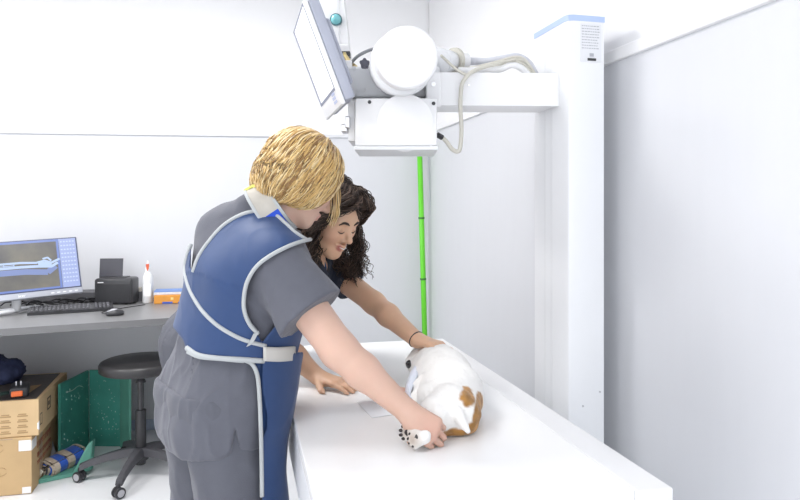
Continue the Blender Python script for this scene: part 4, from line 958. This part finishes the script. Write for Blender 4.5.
collar_piece('collar_binding', PIPE, CA0, CA2, .020, .028, .0775, .0765, .009, col)
collar_piece('collar_binding', PIPE, CA0, CA2, -.036, -.028, .0855, .085, .009, col)
tg = P(253, 191, 1.735); bm = B(); Mtg = basis(RT, UP, -FW, tg) @ Matrix.Rotation(math.radians(28), 4, 'Z')
box(bm, (-.021, -.010, -.003), (.015, .016, .003), M=Mtg, bev=.003); yl = obj('yellow_label', bm, mat('yellow_tag', (.75, .74, .18), .6), b1)
bm = B(); box(bm, (-.008, .002, .0031), (.004, .009, .0036), M=Mtg); obj('tag_print', bm, mat('olive_print', (.25, .24, .05), .6), yl)
bm = B(); cyl(bm, P(262.5, 189.5, 1.73), P(262, 190, 1.748), .014, seg=20, bev=.004); cyl(bm, P(262, 190, 1.727), P(262, 190, 1.735), .008, seg=16, mi=1); obj('collar_snap', bm, [PIPE, BLUEF], b1, angle=40)
# hair (blonde bob)
HBL = mat('blonde_hair', (.7, .5, .25), .42, attr='tint', spec=.4, sheen=.2)
E1 = lambda x, y, z, a, b_, c_: ell(hq1(x, y, z), (a, b_, c_), hR1)
hair1 = U_(.035, E1(-.018, 0, .043, .110, .092, .096), E1(-.045, -.035, -.030, .066, .064, .068), E1(-.045, .035, -.030, .066, .064, .068), E1(.008, -.068, -.002, .062, .026, .064), E1(.008, .068, -.002, .062, .026, .064), E1(-.062, 0, -.025, .054, .066, .064))
hair1 = sub(hair1, U_(.01, E1(.105, 0, -.06, .080, .085, .115), rc(hq1(.02, 0, -.12), hq1(.12, 0, -.10), .05)), .02)
hair1 = sub(hair1, rc(hq1(-.02, 0, -.10), hq1(.02, 0, -.17), .058), .02)
def hair1_f(p):
    q = (p-hd1) @ hR1; ang = np.arctan2(q[:, 1], q[:, 0]+.02)
    w = np.stack([ang*2.2, q[:, 2]*2.0, q[:, 0]*3], 1); return hair1(p)+.006*vnoise(w, 5, 3)+.0025*vnoise(w, 12, 5)
def hcol(V): 
    q = (V-hd1) @ hR1; n = vnoise(np.stack([np.arctan2(q[:, 1], q[:, 0]+.02)*3, q[:, 2]*3, q[:, 0]*6], 1), 4, 2)[:, None]*.5+.5
    t = np.clip((q[:, 2:3]+.02)/.12, 0, 1)
    return (1-n)*np.array((.24, .125, .04))+n*np.array((.5, .31, .11))*(1-.25*t)
lo, hi = bounds([hd1], .17); hairo = sdf_obj('hair', hair1_f, lo, hi, .004, HBL, b1, hcol)
def grow_all(starts, f_hull, gdirf, steps, n, lifts, wav, rng, hug=.04, ph=None, side=None):
    P0 = starts.copy(); out = [P0.copy()]; D = None; ph = rng.random(len(P0))*6.28 if ph is None else ph; side = rng.normal(size=P0.shape) if side is None else np.tile(side, (len(P0), 1))+rng.normal(size=P0.shape)*.25; side /= np.linalg.norm(side, axis=1, keepdims=True)
    for i in range(n-1):
        e = .002; G = np.stack([f_hull(P0+np.eye(3)[k]*e)-f_hull(P0-np.eye(3)[k]*e) for k in range(3)], 1); G /= np.linalg.norm(G, axis=1, keepdims=True)+1e-9
        dv = f_hull(P0); d = gdirf(P0, i); near = (dv < .02)[:, None]; d = np.where(near, d-G*(d*G).sum(1, keepdims=True), d); d /= np.linalg.norm(d, axis=1, keepdims=True)+1e-9
        D = d if D is None else D*.5+d*.5; D /= np.linalg.norm(D, axis=1, keepdims=True)+1e-9
        P0 = P0+D*steps[:, None]; dv = f_hull(P0); P0 = P0+G*np.where(dv < lifts, lifts-dv, np.where(dv < hug, (lifts-dv)*.7, 0))[:, None]
        out.append(P0+side*(wav*np.sin(ph+i*.8)*min(1, i/4))[:, None])
    return np.stack(out, 1)
rg = np.random.default_rng(11)
N = 1900
dirs = rg.normal(size=(N, 3)); dirs /= np.linalg.norm(dirs, axis=1, keepdims=True)
dirs[:, 2] = np.abs(dirs[:, 2])*1.0-.15
dirs /= np.linalg.norm(dirs, axis=1, keepdims=True)
keep = ~((dirs[:, 0] > .55) & (dirs[:, 2] < .45)); dirs = dirs[keep]
st = np.array([hq1(-.022+d[0]*.112, d[1]*.094, .036+d[2]*.100) for d in dirs])
partc = hq1(.03, .01, .13)
def gd1(p, i):
    q = (p-hd1) @ hR1
    away = q-np.array([.035, .012, .13]); away[:, 2] = 0; away /= np.linalg.norm(away, axis=1, keepdims=True)+1e-9
    dl = away*.55*np.exp(-i*.12)+np.array([-.12, 0, -1.0]); dl[:, 1] -= q[:, 1]*2.2*(q[:, 2] < -.03)
    return dl @ hR1.T*.8+np.array([0, 0, -.25])
steps = .0095+rg.random(len(st))*.0025
q_ = (st-hd1) @ hR1; ln = np.clip((.10+q_[:, 2]+.03)/.0125/11, .4, 1.5)
S1 = grow_all(st, hair1, gd1, steps*np.clip((q_[:, 2]+.125)/.17, .42, 1.25)*.93*np.clip(1.05-np.maximum(q_[:, 0]-.02, 0)*3.2, .6, 1), 16, .0005+rg.random(len(st))*.006, .0042, rg, ph=np.arctan2(q_[:, 1], q_[:, 0]+.02)*5+rg.random(len(st))*1.2, side=hF*.7+hU*.1+hL*.3)
tn = rg.random(len(st))
o, NN, per, me = make_tubes('hair_strands', S1, .0022, .0011, HBL, hairo, tn)
pal = np.array([(.30, .165, .055), (.54, .34, .12), (.74, .52, .22), (.84, .66, .37), (.64, .41, .15)]); ci = rg.integers(0, 5, len(st)); jit = 1+.15*(rg.random((len(st), 1))-.5); tint_attr(me, pal[ci]*jit, per)
# loose front locks falling past the face
fl_ = []
for k in range(26):
    y = -.045+rg.random()*.05; x0_ = .06+rg.random()*.015
    a = hq1(x0_-.02, y, .095+rg.normal()*.006); b_ = hq1(.084+rg.normal()*.003, y*1.05, .05); c = b_+np.array([0.003, 0, -.045])+rg.normal(size=3)*.002; d = c+np.array([-.002+rg.normal()*.003, 0, -.045]); e = d+np.array([-.010+rg.normal()*.003, 0, -.015-rg.random()*.02])
    fl_.append(np.array(spline([a, b_, c, d, e], 4)))
o, NN, per, me = make_tubes('front_locks', fl_, .0015, .0007, HBL, hairo, rg.random(26)); tint_attr(me, pal[rg.integers(1, 4, 26)], per)
# ================= dark-haired person =================
b2 = thing('person', 'person with dark curly hair and dark blue scrubs bending over behind the blonde one', 'person', (-.08, 2.5, 0))
a_ = math.radians(-4); F2 = np.array([math.cos(a_), math.sin(a_), 0]); L2 = np.array([-math.sin(a_), math.cos(a_), 0])
pel2 = V3(P(207, 338, 2.42)); wai2 = V3(P(240, 318, 2.4)); che2 = V3(P(278, 288, 2.36)); nb2 = V3(P(308, 262, 2.28))
sR2 = V3(P(292, 278, 2.18)); sL2 = V3(P(326, 266, 2.47)); eL2 = V3(P(374, 303, 2.30)); wL2 = V3(P(417, 340, 2.12)); eR2 = V3(P(283, 346, 2.12)); wR2 = V3(P(318, 377, 2.07))
hd2 = V3(P(328, 217, 2.20)); pt = math.radians(27); yw = math.radians(-48)
hf0 = np.array([math.cos(yw), math.sin(yw), 0]); hF = hf0*math.cos(pt)-Z*math.sin(pt); hL = np.array([-math.sin(yw), math.cos(yw), 0]); hU = np.cross(hF, hL)
HEAD2, hq2, hR2 = head_sdf(hd2, hF, hL, hU, 1.04, smile=1)
hL2_, hR2_ = pel2+L2*.08, pel2-L2*.08
kn2 = [np.array([h[0]+.02, h[1], .46]) for h in (hL2_, hR2_)]; an2 = [np.array([h[0]-.02, h[1], .09]) for h in (hL2_, hR2_)]
torso2 = U_(.06, rc(hR2_, wai2-L2*.05, .105, .09), rc(hL2_, wai2+L2*.05, .105, .09), rc(wai2-L2*.05, che2-L2*.06, .09, .10), rc(wai2+L2*.05, che2+L2*.06, .09, .10), rc(che2-L2*.06, nb2-L2*.05-Z*.03-F2*.03, .095, .06), rc(che2+L2*.06, nb2+L2*.05-Z*.03-F2*.03, .095, .06))
sh2 = U_(.04, rc(nb2-Z*.03, sR2, .052, .046), rc(nb2-Z*.03, sL2, .052, .046))
tipL = V3(P(440, 346, 2.06)); 
HL2 = hand(wL2, nrm(tipL-wL2), nrm(np.array([.0, -.15, -1])), [(.25, .45, .35), (.3, .5, .35), (.3, .5, .35), (.3, .5, .35)], spread=.08, thumb=(.6, .5), side=1, s=.9)
HR2 = hand(wR2, nrm(V3(P(352, 387, 2.0))-wR2), (0, 0, -1), [(.05, .28, .2)]*4, spread=.06, thumb=(.75, .25), side=-1, s=.88)
arm2 = U_(.02, rc(sL2, eL2, .047, .039), rc(eL2, eL2+(wL2-eL2)*.35, .038, .0375), rc(eL2+(wL2-eL2)*.35, wL2, .0375, .026), rc(sR2, eR2, .047, .039), rc(eR2, eR2+(wR2-eR2)*.35, .038, .037), rc(eR2+(wR2-eR2)*.35, wR2, .037, .0255))
leg2 = U_(.03, *[rc(h, k, .085, .055) for h, k in zip((hL2_, hR2_), kn2)], *[rc(k, a, .055, .036) for k, a in zip(kn2, an2)], *[rc(a-Z*.03, a+F2*.15-Z*.055, .036, .03) for a in an2])
BODY2 = U_(.03, off(torso2, -.012), sh2, rc(nb2, hq2(-.015, 0, -.05), .052, .046), arm2, leg2); BODY2 = U_(.012, BODY2, HL2, HR2); BODY2 = U_(.02, BODY2, HEAD2)
base2 = (.72, .45, .30)
def col2(V):
    q = hq2; lip = (.52, .16, .14)
    sp = [(q(.066, .036, -.025), .04, (.74, .34, .24), .5), (q(.066, -.036, -.025), .04, (.74, .34, .24), .5), (q(.112, 0, -.03), .018, (.70, .34, .22), .4)]
    sp += [(q(.096, y, -.0575+abs(y)*.1), .0095, lip, 1.0) for y in (-.018, -.012, -.006, 0, .006, .012, .018)]+[(q(.094, y, -.0685+abs(y)*.2), .0105, lip, 1.0) for y in (-.014, -.007, 0, .007, .014)]
    sp += [(q(.086, s_*.031, -.006), .013, (.42, .20, .13), .7) for s_ in (1, -1)]
    return blend(V, base2, sp)
lo, hi = bounds([hd2, pel2, sR2, sL2, wL2, wR2, tipL, *an2, an2[0]+F2*.17], .15); lo[2] = -.02
body2 = sdf_obj('body', off_table(BODY2), lo, hi, .0044, SKIN2, b2, col2)
# scrub top (dark blue) and trousers
aL2, aR2_ = nrm(eL2-sL2), nrm(eR2-sR2)
slv = [cut(rc(sL2-aL2*.01, sL2+aL2*.20, .058, .068), half(sL2+aL2*.14, aL2)), cut(rc(sR2-aR2_*.01, sR2+aR2_*.16, .058, .066), half(sR2+aR2_*.105, aR2_))]
hem2 = pel2-Z*.09
tb2 = U_(.05, off(torso2, .015), off(sh2, .012), rc(pel2-L2*.06-F2*.03, hem2-L2*.06-F2*.02, .125, .12), rc(pel2+L2*.06-F2*.03, hem2+L2*.06-F2*.02, .125, .12))
def top2(p):
    d = smx(tb2(p), hem2[2]-.03-p[:, 2], .006)
    for s_ in slv: d = sm(d, s_(p), .02)
    d = d+folds(p, .009, 1, 12, (.6, 1, 1)); d = smx(d, -ell(nb2+F2*.045+Z*.01, (.07, .065, .05))(p), .01); return smx(d, -(d+.010), .003)
lo, hi = bounds([pel2, sR2, sL2, nb2, hem2, sL2+aL2*.12, sR2+aR2_*.12], .17)
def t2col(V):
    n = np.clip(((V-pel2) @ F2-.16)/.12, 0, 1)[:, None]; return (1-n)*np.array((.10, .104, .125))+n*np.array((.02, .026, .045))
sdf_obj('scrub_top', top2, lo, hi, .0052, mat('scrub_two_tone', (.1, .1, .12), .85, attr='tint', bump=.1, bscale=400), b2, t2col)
tr2 = U_(.05, *[rc(h-F2*.01, k, .11, .08) for h, k in zip((hL2_, hR2_), kn2)], *[rc(k, a+Z*.02, .08, .065) for k, a in zip(kn2, an2)], rc(hL2_, hR2_, .11))
def tr2f(p): return smx(smx(tr2(p)+folds(p, .009, 1, 15), p[:, 2]-(pel2[2]+.02), .004), .06-p[:, 2], .004)
lo, hi = bounds([pel2, hL2_, hR2_, *an2], .16); lo[2] = .03; hi[2] = pel2[2]+.05
sdf_obj('trousers', tr2f, lo, hi, .0075, SCRUBD, b2)
for an in an2:
    f = rc((an[0], an[1], .045), V3((an[0], an[1], .04))+F2*.17, .046, .042); fz = lambda p, f=f: smx(f(p), .002-p[:, 2], .008)
    lo, hi = bounds([an, an+F2*.2], .07); lo[2] = -.01; sdf_obj('shoe', fz, lo, hi, .007, mat('dark_shoe', (.06, .06, .07), .5), b2)
# blue chest panel of the apron
def ch2(p):
    c = che2+F2*.10-Z*.06; return smx(np.abs(off(torso2, .028)(p))-.004, np.maximum(-((p-che2) @ F2)+.0, np.abs((p-che2) @ L2)-.13), .004)
lo, hi = bounds([che2, nb2, wai2], .17); sdf_obj('lead_apron', ch2, lo, hi, .006, NAVY, b2)
# face details
def onface(hq, R, HEAD, pts, name, m, r0, par, lift=.0005, flat=True):
    out = []
    for (x, y, z) in pts:
        p = hq(.15, y, z); dr_ = -R[:, 0]
        for _ in range(60):
            d = float(HEAD(p[None])[0])-lift
            if d < .0006: break
            p = p+dr_*max(d*.8, .0004)
        out.append(Vector(p))
    s = spline(out, 5); n = len(s); bm = B(); tube(bm, s, [r0*(.35+.65*math.sin(PI*min(max(i/(n-1), .05), .95))) for i in range(n)], 6); return obj(name, bm, m, par, smooth=True)
DK = mat('dark_brow', (.035, .02, .015), .6); TEETH = mat('teeth', (.85, .82, .78), .3)
for s_ in (1, -1):
    onface(hq2, hR2, HEAD2, [(0, s_*.012, .021), (0, s_*.022, .026), (0, s_*.036, .027), (0, s_*.05, .018)], 'eyebrow', DK, .0046, b2)
    onface(hq2, hR2, HEAD2, [(0, s_*.018, -.004), (0, s_*.025, -.0085), (0, s_*.034, -.009), (0, s_*.044, -.004)], 'eyelashes', DK, .0019, b2)
    onface(hq1, hR1, HEAD1, [(0, s_*.012, .021), (0, s_*.022, .026), (0, s_*.036, .027), (0, s_*.05, .018)], 'eyebrow', mat('light_brow', (.35, .22, .10), .6), .0024, b1)
onface(hq2, hR2, HEAD2, [(0, -.013, -.0590), (0, -.006, -.0607), (0, .0, -.0612), (0, .006, -.0607), (0, .013, -.0590)], 'teeth', TEETH, .0020, b2)
# hair (dark curls)
HDK = mat('dark_curly_hair', (.05, .03, .02), .6, attr='tint', spec=.35)
E2 = lambda x, y, z, a, b_, c_: ell(hq2(x, y, z), (a, b_, c_), hR2)
hair2 = U_(.03, E2(-.025, 0, .040, .118, .095, .098), E2(-.055, .0, -.05, .07, .095, .10), E2(.062, .040, .092, .045, .040, .028), E2(.062, -.030, .095, .040, .045, .026))
hair2 = sub(hair2, E2(.120, 0, -.04, .088, .078, .122), .015)
def hair2_f(p): return hair2(p)+.007*vnoise(p, 30, 3)+.005*vnoise(p, 60, 5)
def hcol2(V): n = (vnoise(V, 60, 2)*.5+.5)[:, None]; return (1-n)*np.array((.020, .012, .009))+n*np.array((.07, .045, .032))
lo, hi = bounds([hd2], .2); hair2o = sdf_obj('hair', hair2_f, lo, hi, .0045, HDK, b2, hcol2)
rg = np.random.default_rng(5)
N = 900; dirs = rg.normal(size=(N, 3)); dirs /= np.linalg.norm(dirs, axis=1, keepdims=True); dirs[:, 2] = np.abs(dirs[:, 2])-.25; dirs /= np.linalg.norm(dirs, axis=1, keepdims=True)
dirs = dirs[~((dirs[:, 0] > .62) & (dirs[:, 2] < .3))]
st = np.array([hq2(-.02+d[0]*.112, d[1]*.092, .040+d[2]*.094) for d in dirs])
def gd2(p, i):
    q = (p-hd2) @ hR2; sg = np.where(q[:, 1] > -.02, 1, -1)
    dl = np.stack([-.25+0*q[:, 0], sg*(1.3*np.exp(-i*.18)), -.5-.02*i+0*q[:, 0]], 1); w = min(1, i/5)
    return (dl @ hR2.T)*(1-w*.75)+np.array([0, 0, -1.0])*(.25+w*.9)
S2 = grow_all(st, hair2, gd2, .0155+rg.random(len(st))*.008, 15, .001+rg.random(len(st))*.010, 0, rg)
# resample and add curls
def curlify(S, n2, R0, turns, rng):
    out = []
    for L in S:
        s = np.array(spline([Vector(x) for x in L], max(2, n2//len(L)))); n = len(s); T = np.gradient(s, axis=0); T /= np.linalg.norm(T, axis=1, keepdims=True)+1e-9
        X = np.cross(T, [.3, .8, .1]); X /= np.linalg.norm(X, axis=1, keepdims=True)+1e-9; Y = np.cross(T, X); t = np.linspace(0, 1, n); ph = rng.random()*6.28; rr_ = R0*(.5+rng.random())*np.minimum(1, t*3+.15); w = turns*(.8+.4*rng.random())*2*PI
        out.append(s+X*(rr_*np.cos(ph+w*t))[:, None]+Y*(rr_*np.sin(ph+w*t))[:, None])
    return out
C2 = curlify(S2, 60, .0058, 4.5, rg)
pal2 = np.array([(.018, .012, .010), (.04, .026, .02), (.085, .055, .042), (.17, .115, .085)])
o, NN, per, me = make_tubes('curls', C2, .0017, .0009, HDK, hair2o, rg.random(len(C2))); tint_attr(me, pal2[rg.choice(4, len(C2), p=(.3, .35, .25, .1))], per)
# hanging masses: behind the face on the near side, and the far side falling forward
def mass(n, p_top, p_mid, p_end, spread, rng, name, n_pts=5):
    out = []
    for k in range(n):
        a = V3(p_top)+rng.normal(size=3)*spread*.5; b_ = V3(p_mid)+rng.normal(size=3)*spread; c = V3(p_end)+rng.normal(size=3)*spread*1.1
        out.append(np.array([a, (a+b_)/2+rng.normal(size=3)*.004, b_, (b_+c)/2, c]))
    Cc = curlify(out, 70, .0075, 4.2, rng); o, NN, per, me = make_tubes(name, Cc, .0016, .0009, HDK, hair2o, rng.random(n)); tint_attr(me, pal2[rng.choice(4, n, p=(.25, .35, .27, .13))], per)
mass(190, P(320, 205, 2.16), P(310, 238, 2.14), P(308, 274, 2.14), .017, rg, 'side_curls')
mass(170, P(346, 203, 2.27), P(356, 243, 2.34), P(357, 272, 2.30), .017, rg, 'side_curls')
mass(60, P(335, 235, 2.38), P(342, 262, 2.36), P(352, 278, 2.32), .020, rg, 'side_curls')
fr_l = []
for k in range(190):
    sg = 1 if rg.random() < .55 else -1; y0 = -.015+rg.normal()*.006; u_ = rg.random()
    a = hq2(.085-.11*u_, y0, .128+.012*(1-u_)); b_ = hq2(.104-.10*u_, y0+sg*.035, .122); c = hq2(.098-.09*u_, y0+sg*.072, .085); d = hq2(.070-.08*u_, sg*.100, .035); e = hq2(.045-.08*u_, sg*.108, -.03)+rg.normal(size=3)*.006
    fr_l.append(np.array([a, b_, c, d, e])+rg.normal(size=3)*.002)
for k in range(150):
    sg = 1 if rg.random() < .5 else -1; y0 = sg*rg.random()*.02; u_ = rg.random()*.012
    fr_l.append(np.array([hq2(.095, y0, .125), hq2(.112, y0+sg*.018, .108-u_), hq2(.112-u_*.3, y0+sg*.045, .092-u_), hq2(.088, sg*.084, .060-u_), hq2(.058, sg*.102, .005-u_)])+rg.normal(size=3)*.0015)
Cc = curlify(fr_l, 60, .0042, 3.2, rg); o, NN, per, me = make_tubes('fringe', Cc, .0017, .0010, HDK, hair2o, rg.random(len(Cc))); tint_attr(me, pal2[rg.choice(4, len(Cc), p=(.2, .35, .28, .17))], per)
# wrist band
bm = B(); ax_ = nrm(wL2-eL2); c = wL2-ax_*.004; x_ = nrm(np.cross(ax_, [0, 0, 1])); y_ = np.cross(ax_, x_)
tube(bm, [Vector(c+(x_*math.cos(t)+y_*math.sin(t))*.0275) for t in np.linspace(0, 2*PI, 25)[:-1]], .0022, 8, closed=True); hb_ = obj('hair_tie', bm, BLACK, b2, smooth=True); hb_['label'] = 'thin black hair tie around the wrist'
# ================= dog =================
dog = thing('dog', 'small white dog with brown patches lying on its side on the table', 'dog', P(452, 420, 1.75).to_tuple()[:2]+(TZ,))
D_ = lambda px, py, d: V3(P(px, py, d))
rump, mid_, chs, shd, nek = D_(455, 413, 1.66), D_(452, 394, 1.82), D_(443, 378, 1.98), D_(437, 369, 2.08), D_(431, 361, 2.15)
hdc = D_(424, 358, 2.16); nose_ = D_(411.5, 364, 2.10)
dogf = U_(.05, rc(rump, mid_, .066, .078), rc(mid_, chs, .078, .080), rc(chs, shd, .080, .070), rc(shd, nek, .066, .052))
headd = U_(.03, ell(hdc, (.047, .046, .042)), rc(hdc+(nose_-hdc)*.2-Z*.004, nose_+(hdc-nose_)*.22, .032, .021), rc(nose_+(hdc-nose_)*.3, nose_+(hdc-nose_)*.12, .021, .018))
ear = U_(.01, ell(hdc+V3(RT)*.012+V3(UP)*.032-V3(FW)*.02, (.020, .030, .010)), ell(hdc+V3(RT)*.02+V3(UP)*.03+V3(FW)*.03, (.020, .02, .010)))
thigh = U_(.03, rc(D_(449, 408, 1.66), D_(438, 414, 1.63), .058, .045), rc(D_(438, 414, 1.63), D_(434, 428, 1.57), .035, .024))
hock = U_(.01, rc(D_(434, 428, 1.57), D_(420, 434, 1.545), .022, .015), rc(D_(440, 425, 1.62), D_(424, 428, 1.585), .022, .015))
soleN = nrm(-FWn*.80-RTn*.40+Z*.28)
def paw_axes(dirv):
    d = V3(dirv); d = nrm(d-soleN*(d @ soleN)); return d, nrm(np.cross(soleN, d))
PAWS = [(D_(416.5, 438.5, 1.515), -RTn*.9-Z*.28, .84), (D_(408, 432.5, 1.55), -RTn*.95-Z*.02, .84)]
TOES = ((-.0165, .000), (-.006, .008), (.006, .008), (.0165, .000))
def paw(c, dirv, s):
    d, lt = paw_axes(dirv)
    return U_(.005, rc(c-d*.030*s, c-d*.006*s, .0145*s, .0175*s), *[rc(c+lt*o*.8*s, c+lt*o*s+d*(.010+e)*s, .0085*s, .0078*s) for o, e in TOES])
hind = U_(.012, *[paw(*q) for q in PAWS], rc(D_(420, 434, 1.545), PAWS[1][0]+RTn*.02, .014, .012), rc(D_(430, 432, 1.56), PAWS[0][0]+RTn*.02, .016, .012))
foreleg = U_(.015, rc(D_(437, 378, 1.98), D_(422, 388, 1.88), .046, .030), rc(D_(422, 388, 1.88), D_(414, 402, 1.80), .022, .015), rc(D_(414, 402, 1.80), D_(413, 408, 1.77), .016, .017), rc(D_(430, 372, 2.04), D_(416, 380, 1.98), .030, .020), rc(D_(416, 380, 1.98), D_(411, 392, 1.9), .018, .014))
tail = rc(D_(457, 413, 1.60), D_(468, 431, 1.565), .017, .007)
flank = U_(.02, rc(D_(446, 392, 1.76), D_(430, 397, 1.72), .05, .035))
DOG = U_(.02, dogf, thigh, flank); DOG = U_(.008, DOG, foreleg); DOG = U_(.018, DOG, headd); DOG = U_(.006, DOG, ear, hock, tail); DOG = U_(.006, DOG, hind)
def dog_f(p): d = DOG(p)+.0022*vnoise(p, 55, 2)+.0012*vnoise(p, 130, 4)+.003*vnoise(p, 22, 8); return smx(d, TZ+.0015-p[:, 2], .006)
patch = [(D_(469, 399, 1.62), .020, .10, .022), (D_(481, 414, 1.66), .034, .14, .040), (D_(474, 428, 1.62), .030, .12, .024), (D_(456, 438, 1.58), .040, .12, .018)]
def dcol(V):
    c = np.tile(np.array((.90, .885, .86)), (len(V), 1)); nz = vnoise(V, 40, 6)*.006+vnoise(V, 120, 7)*.003
    c *= (1-.06*np.clip(vnoise(V, 25, 9), 0, 1))[:, None]
    d = np.full(len(V), 9.)
    u, v, dd = proj(V)
    for (p, a, b_, c_) in patch: d = np.minimum(d, ell(p, (a, b_, c_), np.stack([RTn, FWn, Z], 1))(V))
    w = np.clip(.5-(d+nz)/.006, 0, 1); w *= np.clip(tail(V)/.004-.5, 0, 1)
    br = np.array((.40, .19, .04))*(1+.35*vnoise(V, 70, 3))[:, None]; c = c*(1-w[:, None])+br*w[:, None]
    for p_, dv_, _s in PAWS:
        w = np.clip(1.3-np.linalg.norm(V-(p_+soleN*.014+nrm(dv_)*.008), axis=1)/.026, 0, 1)[:, None]*.75; c = c*(1-w)+np.array((.36, .26, .19))*w
    w = np.clip(1-np.linalg.norm(V-D_(444, 377, 1.92), axis=1)/.03, 0, 1)[:, None]*.25; c = c*(1-w)+np.array((.55, .45, .42))*w
    w = np.clip(1-np.linalg.norm(V-D_(428, 425, 1.57), axis=1)/.04, 0, 1)[:, None]*.5; c = c*(1-w)+np.array((.55, .38, .25))*w
    return c
lo, hi = bounds([rump, mid_, chs, shd, nek, hdc, nose_, PAWS[0][0], PAWS[1][0]], .10); lo[2] = TZ-.01
FURM = mat('dog_fur', (.8, .78, .75), .85, attr='tint', bump=.25, bscale=300, sheen=.3)
sdf_obj('body', dog_f, lo, hi, .0036, FURM, dog, dcol)
nsd = nrm(nose_-hdc)
NOSEM = mat('nose_black', (.012, .012, .014), .18, coat=.6)
sdf_obj('nose', U_(.004, ell(nose_+nsd*.004, (.017, .019, .016)), ell(nose_+nsd*.008+Z*.004, (.013, .014, .010))), nose_-.03, nose_+.03, .002, NOSEM, dog)
PAD = mat('paw_pad', (.035, .027, .026), .6); FURT = mat('toe_fur', (.55, .45, .36), .85)
for c, dv_, s_ in PAWS:
    d, lt = paw_axes(dv_); R_p = np.stack([d, lt, soleN], 1)
    for o, e in TOES:
        q = c+lt*o*s_+d*(.012+e)*s_+soleN*.0052*s_; sdf_obj('toe_pad', ell(q, (.0068*s_, .0048*s_, .0050*s_), R_p), q-.01, q+.01, .0015, PAD, dog)
    q = c-d*.006*s_+soleN*.0125*s_; sdf_obj('paw_pad', U_(.004, ell(q, (.0085*s_, .0110*s_, .0065*s_), R_p), ell(q+d*.005*s_, (.006*s_, .006*s_, .006*s_), R_p)), q-.02, q+.02, .002, PAD, dog)
# thin white plastic sheet crumpled along the belly side of the dog
bm = B(); rr = random.Random(2); rows = []
cl = [(416, 366, 2.05), (410, 374, 1.99), (406, 384, 1.92), (405, 395, 1.86), (409, 405, 1.79)]
cr = [(430, 362, 2.03), (421, 372, 1.95), (415, 383, 1.88), (411, 394, 1.82), (413, 404, 1.77)]
for (a, c) in zip(spline([P(*q) for q in cl], 5), spline([P(*q) for q in cr], 5)):
    row = []
    for j in range(9):
        t = j/8; p = a.lerp(c, t); p += UP*(.018*math.sin(PI*t)+rr.uniform(-.003, .005)); p.z = max(p.z, TZ+.004); row.append(bm.verts.new(p))
    rows.append(row)
for a, c in zip(rows, rows[1:]):
    for k in range(8): bm.faces.new((a[k], a[k+1], c[k+1], c[k]))
o = obj('crumpled_pad', bm, mat('pale_blue_white_plastic', (.74, .78, .88), .3), smooth=True); md = o.modifiers.new('s', 'SOLIDIFY'); md.thickness = .0015
tag(o, 'crumpled thin bluish white pad tucked against the belly of the dog', 'pad')
# navy cloth bag on the upper cardboard box
c = V3(PZ(2, 383, z1u)); c[2] = z1u+.05
fb = U_(.03, ell(c, (.10, .09, .05)), ell(c+np.array([.035, .03, .02]), (.05, .05, .045)), ell(c+np.array([-.06, .04, .03]), (.07, .07, .06)))
fbf = lambda p: smx(fb(p)+folds(p, .022, 1.6, 21), z1u+.003-p[:, 2], .004)
o = sdf_obj('cloth_bag', fbf, c-.2, c+.2, .006, mat('navy_cloth', (.035, .045, .11), .8, noise=.3, nscale=20)); tag(o, 'crumpled navy cloth bag on the upper cardboard box at the left edge', 'cloth bag')
